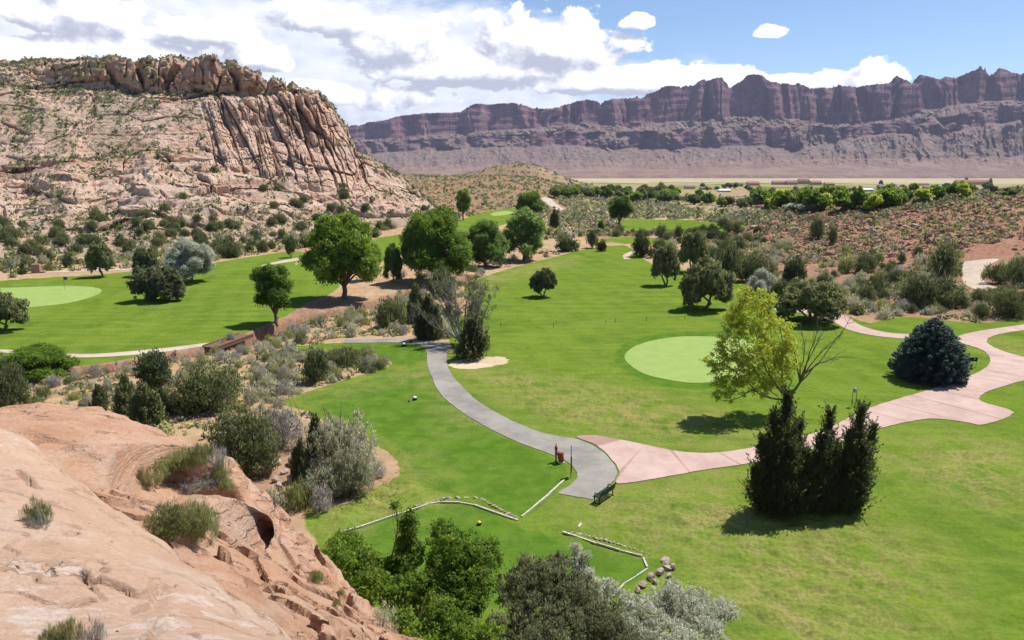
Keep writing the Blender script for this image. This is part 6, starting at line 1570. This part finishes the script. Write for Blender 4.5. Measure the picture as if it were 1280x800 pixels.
def edging(px, label, wid=.10, hgt_=.10, seglen=2.4):
    P = gpoly(px); Q = [P[0]]
    for a, b in zip(P[:-1], P[1:]):
        n = max(1, int(round(np.hypot(*(b-a))/seglen)))
        for i in range(1, n+1): Q.append(a+(b-a)*i/n)
    root = bpy.data.objects.new('timber_edging', None); COL.objects.link(root); g0 = Q[0]; z0 = float(hgt(*g0)); root.location = (*g0, z0); root['label'] = label; root['category'] = 'edging'
    for a, b in zip(Q[:-1], Q[1:]):
        mb = MB(); c = (a+b)/2; L = np.hypot(*(b-a))-.03; mb.box((c[0]-g0[0], c[1]-g0[1], float(hgt(*c))-z0+hgt_/2+random.uniform(-.015, .015)), (L, wid*random.uniform(.85, 1.15), hgt_), math.atan2(*(b-a)[::-1])+random.uniform(-.01, .01))
        link('timber', mb.mesh('timber', M['white']), root)
edging([(420, 668), (450, 660), (500, 643), (535, 631), (550, 628.5), (575, 629), (592, 632), (620, 642), (648, 652)], 'white timber edging curving over the top of the lower tee')
edging([(652, 647), (668, 634), (687, 618), (705, 601)], 'straight white timber edging leading up to the pole')
edging([(703, 666), (722, 672), (745, 680), (775, 689), (803, 696)], 'white timber edging along the right side of the lower tee')
edging([(804, 698), (809, 710)], 'short white timber edging turning down at the tee corner'); edging([(810, 711), (795, 721), (780, 730), (775, 736)], 'thin timber edging from the corner down to the silver bush', .07, .06)
edging([(723, 660), (727, 655)], 'stray pale timber stub above the tee edging', .12, .08)

# ------------------------------------------------------------------ bench
def bench():
    a = ground(744, 634); b = ground(770, 616); d = (b-a)[:2]; L = 1.85; ang = math.atan2(d[1], d[0]); c = (a+b)/2
    root = bpy.data.objects.new('park_bench', None); COL.objects.link(root); root.location = (c[0], c[1], float(hgt(c[0], c[1]))); root.rotation_euler = (0, 0, ang)
    root['label'] = 'dark green slatted bench on the grass at the end of the grey path'; root['category'] = 'bench'
    s = MB()
    for i in range(4): s.box((0, -.02+.125*i, .45), (L, .10, .035))
    link('seat', s.mesh('seat', M['benchwood']), root)
    s = MB()
    for i in range(3): s.box((0, -.10-.035*i, .56+.125*i), (L, .03, .105), tilt=('X', R_(14)))
    link('backrest', s.mesh('backrest', M['benchwood']), root)
    for x in (-L/2+.12, L/2-.12):
        f = MB(); f.box((x, .33, .22), (.05, .05, .44)); f.box((x, -.02, .22), (.05, .05, .44)); f.box((x, .16, .415), (.05, .44, .03)); f.box((x, .16, .02), (.05, .5, .04))
        f.tube([(x, -.04, .44), (x, -.09, .60), (x, -.20, .90)], .025, 6); f.box((x, .14, .66), (.05, .40, .03)); f.box((x, .32, .55), (.04, .04, .22)); link('leg', f.mesh('leg', M['darkmetal']), root)
bench()
def ball_washer():
    g = ground(695, 577.5); root = bpy.data.objects.new('ball_washer', None); COL.objects.link(root); root.location = tuple(g); root['label'] = 'red-topped ball washer on a dark post beside the grey path'; root['category'] = 'ball washer'
    p = MB(); p.lathe((0, 0, 0), [(.05, 0), (.05, .55), (.045, .56)], 10); p.lathe((0, 0, 0), [(.14, 0), (.14, .03)], 12); link('post', p.mesh('post', M['darkmetal']), root)
    p = MB(); p.box((0, 0, .72), (.15, .15, .34)); p.box((0, .0, .53), (.20, .20, .03)); link('label_panel', p.mesh('label_panel', M['blue']), root)
    p = MB(); p.lathe((0, 0, .89), [(.09, 0), (.11, .06), (.10, .24), (.06, .29)], 12); hd = link('washer_head', p.mesh('washer_head', M['red'], True), root); p = MB(); p.lathe((0, 0, 1.18), [(.02, 0), (.02, .10)], 8); p.lathe((0, 0, 1.28), [(.045, 0), (.05, .04), (.03, .08)], 10); link('plunger_handle', p.mesh('plunger_handle', M['red'], True), hd)
    g = ground(702, 578.5); root = bpy.data.objects.new('trash_bin', None); COL.objects.link(root); root.location = tuple(g); root.rotation_euler = (0, R_(-8), R_(20)); root['label'] = 'faded red bin with a white base beside the ball washer'; root['category'] = 'bin'
    p = MB(); p.lathe((0, 0, .10), [(.17, 0), (.20, .05), (.23, .62), (.20, .66)], 16); link('body', p.mesh('body', M['red'], True), root)
    p = MB(); p.lathe((0, 0, 0), [(.19, 0), (.20, .06), (.18, .10)], 16); link('base', p.mesh('base', M['ballwhite'], True), root)
    p = MB(); p.lathe((0, 0, .76), [(.235, 0), (.235, .05), (.19, .10), (.05, .12)], 16); link('lid', p.mesh('lid', M['pinkstone'], True), root)
ball_washer()
def pole():
    g = ground(713.5, 597); m = pxm(g); root = bpy.data.objects.new('signpost', None); COL.objects.link(root); root.location = tuple(g); root['label'] = 'tall thin dark pole with a narrow edge-on sign near the bench'; root['category'] = 'sign post'
    p = MB(); p.tube([(0, 0, -.2), (0, 0, 2.15)], .025, 8); link('pole', p.mesh('pole', M['postwood']), root)
    p = MB(); p.box((.02, .03, .95), (.03, .45, 1.1), rot=R_(4)); link('sign_panel', p.mesh('sign_panel', M['postwood']), root)
    p = MB(); p.lathe((0, 0, 2.15), [(.03, 0), (.05, .03), (.03, .07)], 8); link('finial', p.mesh('finial', M['steel']), root)
pole()
def tee_marker(u, v, col, label, r=.16, name='tee_marker'):
    g = ground(u, v); root = bpy.data.objects.new(name, None); COL.objects.link(root); root.location = tuple(g+np.array((0, 0, .02))); root['label'] = label; root['category'] = 'tee marker'
    p = MB(); p.lathe((0, 0, 0), [(r, 0), (r*1.05, r*.4), (r*.95, r*.9)], 14); link('base', p.mesh('base', M['darkpanel'], True), root)
    p = MB(); p.lathe((0, 0, r*.9), [(r*.95, 0), (r*.85, r*.35), (r*.5, r*.65), (r*.1, r*.75)], 14); link('cap', p.mesh('cap', M[col], True), root)
tee_marker(518.5, 500, 'ballwhite', 'white-capped tee marker on the upper tee', .20); tee_marker(444, 520, 'darkpanel', 'small black tee marker on the left of the upper tee', .14); tee_marker(511, 502.5, 'darkpanel', 'tiny dark tee marker left of the white-capped one', .08)
tee_marker(505, 433, 'ballwhite', 'white-capped tee marker on the back tee', .26); tee_marker(514, 428.5, 'darkpanel', 'black tee marker beside the back tee path', .16); tee_marker(599, 656, 'yellow', 'yellow tee marker on the lower tee', .13)
def ball(u, v, r, label):
    g = ground(u, v); p = MB(); p.lathe((0, 0, 0), [(r*.3, 0), (r*.8, r*.4), (r, r), (r*.8, r*1.6), (r*.3, 2*r)], 10); o = link('golf_ball', p.mesh('golf_ball', M['ballwhite'], True)); o.location = tuple(g); o['label'] = label; o['category'] = 'ball'
ball(834.5, 614, .05, 'white golf ball in the rough below the pink path'); ball(461, 441, .10, 'white ball on the back tee'); ball(620, 600, .02, 'tiny white ball on the tee') if False else None
def twin_post():
    g = ground(1067, 508); root = bpy.data.objects.new('twin_post_stand', None); COL.objects.link(root); root.location = tuple(g); root['label'] = 'pair of thin posts with a small grey box on top, left of the spruce'; root['category'] = 'stand'
    for x in (-.16, .16): p = MB(); p.tube([(x, 0, -.1), (x, 0, 1.35)], .022, 6); link('post', p.mesh('post', M['postwood']), root)
    p = MB(); p.lathe((0, 0, 1.25), [(.12, 0), (.17, .06), (.17, .26), (.10, .36), (.03, .40)], 12); link('head', p.mesh('head', M['steel'], True), root)
twin_post()
def board():
    g = ground(1214.5, 459); root = bpy.data.objects.new('notice_board', None); COL.objects.link(root); root.location = tuple(g); root['label'] = 'low dark notice board on two legs right of the blue spruce'; root['category'] = 'sign'
    for x in (-.42, .42): p = MB(); p.tube([(x, 0, -.1), (x, 0, .95)], .02, 6); link('leg', p.mesh('leg', M['postwood']), root)
    p = MB(); p.box((0, -.03, .82), (.98, .05, .40)); pn = link('panel', p.mesh('panel', M['darkpanel']), root)
    p = MB(); p.box((.18, -.065, .86), (.09, .02, .07)); link('plate', p.mesh('plate', M['ballwhite']), pn)
board()
def rope_line():
    P = [(626, 409), (692, 409.5), (757, 404.5), (769, 403.5), (808, 401.5), (856, 399)]
    tops = []
    for u, v in P:
        g = ground(u, v); p = MB(); p.tube([(0, 0, -.1), (0, 0, .5)], .03, 6); p.lathe((0, 0, .5), [(.045, 0), (.03, .05)], 8); o = link('rope_stake', p.mesh('rope_stake', M['postwood'])); o.location = tuple(g)
        o['label'] = 'short dark stake holding the thin rope across the fairway'; o['category'] = 'stake'; o['group'] = 'stakes of the rope line'; tops.append(Vector(g)+Vector((0, 0, .45)))
    p = MB(); pts = []
    for a, b in zip(tops[:-1], tops[1:]):
        for i in range(8): t = i/8; q = a.lerp(b, t); q.z -= .25*4*t*(1-t)*min(1, (b-a).length/6); pts.append(q)
    pts.append(tops[-1]); p.tube([q-pts[0] for q in pts], .012, 4); o = link('rope', p.mesh('rope', M['steel'])); o.location = pts[0]; o['label'] = 'thin pale rope strung low across the main fairway'; o['category'] = 'rope'
rope_line()
def bridge():
    a = ground(268, 434); b = ground(304, 432); c = (a+b)/2; L = np.hypot(*(b-a)[:2])+1.5; root = bpy.data.objects.new('footbridge', None); COL.objects.link(root); root.location = (c[0], c[1], .0+float(max(hgt(*a[:2]), hgt(*b[:2])))+.15); root.rotation_euler = (0, 0, math.atan2(b[1]-a[1], b[0]-a[0]))
    root['label'] = 'small brown timber footbridge over the dry gully'; root['category'] = 'bridge'
    p = MB(); n = int(L/.25)
    for i in range(n): p.box((-L/2+L*(i+.5)/n, 0, 0), (L/n-.03, 2.0, .06))
    link('deck', p.mesh('deck', M['wood']), root)
    for y in (-.95, .95): p = MB(); p.box((0, y, -.16), (L, .14, .26)); link('beam', p.mesh('beam', M['wood']), root)
    for y in (-.98, .98): p = MB(); p.box((0, y, .12), (L, .10, .12)); link('kerb_rail', p.mesh('kerb_rail', M['wood']), root)
bridge()
def flag():
    g = ground(81, 362); root = bpy.data.objects.new('golf_flag', None); COL.objects.link(root); root.location = tuple(g); root['label'] = 'little blue golf flag on the left putting green'; root['category'] = 'flag'
    p = MB(); p.tube([(0, 0, -.1), (0, 0, 2.2)], .02, 6); link('pole', p.mesh('pole', M['darkmetal']), root)
    p = MB(); n = 5; V_ = []; F_ = []
    for i in range(n+1):
        for s_ in (0, 1):
            for z in (1.65, 2.15): V_.append((.02+.6*i/n, .05*math.sin(i*1.3)+.01*s_, z-.04*i/n))
    for i in range(n):
        o = i*4; F_ += [(o, o+4, o+5, o+1), (o+2, o+3, o+7, o+6), (o+1, o+5, o+7, o+3), (o, o+2, o+6, o+4)]
    p.add(V_, F_); link('flag_cloth', p.mesh('flag_cloth', M['blueflag']), root)
flag()
def monument():
    g = ground(46, 341); root = bpy.data.objects.new('stone_cabinet', None); COL.objects.link(root); root.location = tuple(g); root.rotation_euler = (0, 0, R_(15)); root['label'] = 'square brown-pink block on a low slab behind the left green'; root['category'] = 'block'
    p = MB(); p.box((0, 0, .85), (1.5, 1.3, 1.7), taper=.96); link('body', p.mesh('body', M['pinkstone']), root)
    p = MB(); p.box((.7, -.1, .16), (1.8, 1.4, .3)); link('slab', p.mesh('slab', M['pinkstone']), root)
monument()

# ------------------------------------------------------------------ tufts in the unmown rough near the camera
def tufts():
    rs = np.random.default_rng(9)
    Z = [gpoly([(740, 615), (900, 592), (960, 590), (1100, 545), (1320, 545), (1420, 900), (900, 900), (800, 740), (845, 700), (760, 668)]), gpoly([(380, 640), (420, 612), (480, 588), (500, 562), (530, 600), (540, 622), (420, 662), (385, 668)]), gpoly([(565, 455), (700, 470), (860, 500), (950, 545), (900, 562), (780, 548), (700, 533), (620, 498)])]
    for zi, (z, n) in list(enumerate(zip(Z, (9000, 2500, 0))))[1:2]:
        lo, hi = z.min(0), z.max(0); p = lo+(hi-lo)*rs.random((n*2, 2)); p = p[inside(p, z)]; m = fbm(p[:, 0]/3.2, p[:, 1]/3.2, 3, 3); p = p[(m+rs.random(len(p))*.9 > .35) & (rs.random(len(p)) < sstep(sdist(p, z, 6), 0, 3.5))][:n]; p = p[~inside(p, PZ[0])]
        n_ = len(p); k = 5; I = np.repeat(np.arange(n_), k); c = np.stack([p[I, 0], p[I, 1], hgt(p[I, 0], p[I, 1])+.035], 1); c[:, :2] += rs.normal(size=(len(I), 2))*.07
        lv = Leaves(); s = (.7+.6*rs.random(n_))[I]; dry = np.clip(.35+fbm(p[:, 0]/2.5, p[:, 1]/2.5, 6, 3)*1.6, 0, 1)[I]
        lv.add(c, rs.normal(size=(len(I), 3))*.9+(0, 0, .6), .10*s, .028*s, dry+rs.normal(size=len(I))*.15, rs, out=np.array((0, 0, 1.)))
        link('rough_grass', lv.mesh('rough_grass', M['tuft']), kind='stuff', label=['rough grass tufts on the near right slope', 'rough grass on the bank left of the tee', 'rough grass tufts above the pink path'][zi])
M['tuft'] = mat_leaf('rough_grass_blades', (.15, .215, .022), (.34, .33, .09), .5, .02)
tufts()
# ------------------------------------------------------------------ air
def haze():
    m = bpy.data.materials.new('haze'); m.use_nodes = True; t = m.node_tree; t.nodes.clear(); o = t.nodes.new('ShaderNodeOutputMaterial'); v = t.nodes.new('ShaderNodeVolumePrincipled')
    v.inputs['Color'].default_value = (.60, .66, 1, 1); v.inputs['Density'].default_value = .000036; v.inputs['Anisotropy'].default_value = .2; t.links.new(v.outputs[0], o.inputs['Volume'])
    b = MB(); b.box((0, 3300, 210), (19000, 8000, 700)); ob = link('haze', b.mesh('haze', m)); ob['kind'] = 'stuff'; ob['label'] = 'thin blue summer haze filling the valley'
haze()
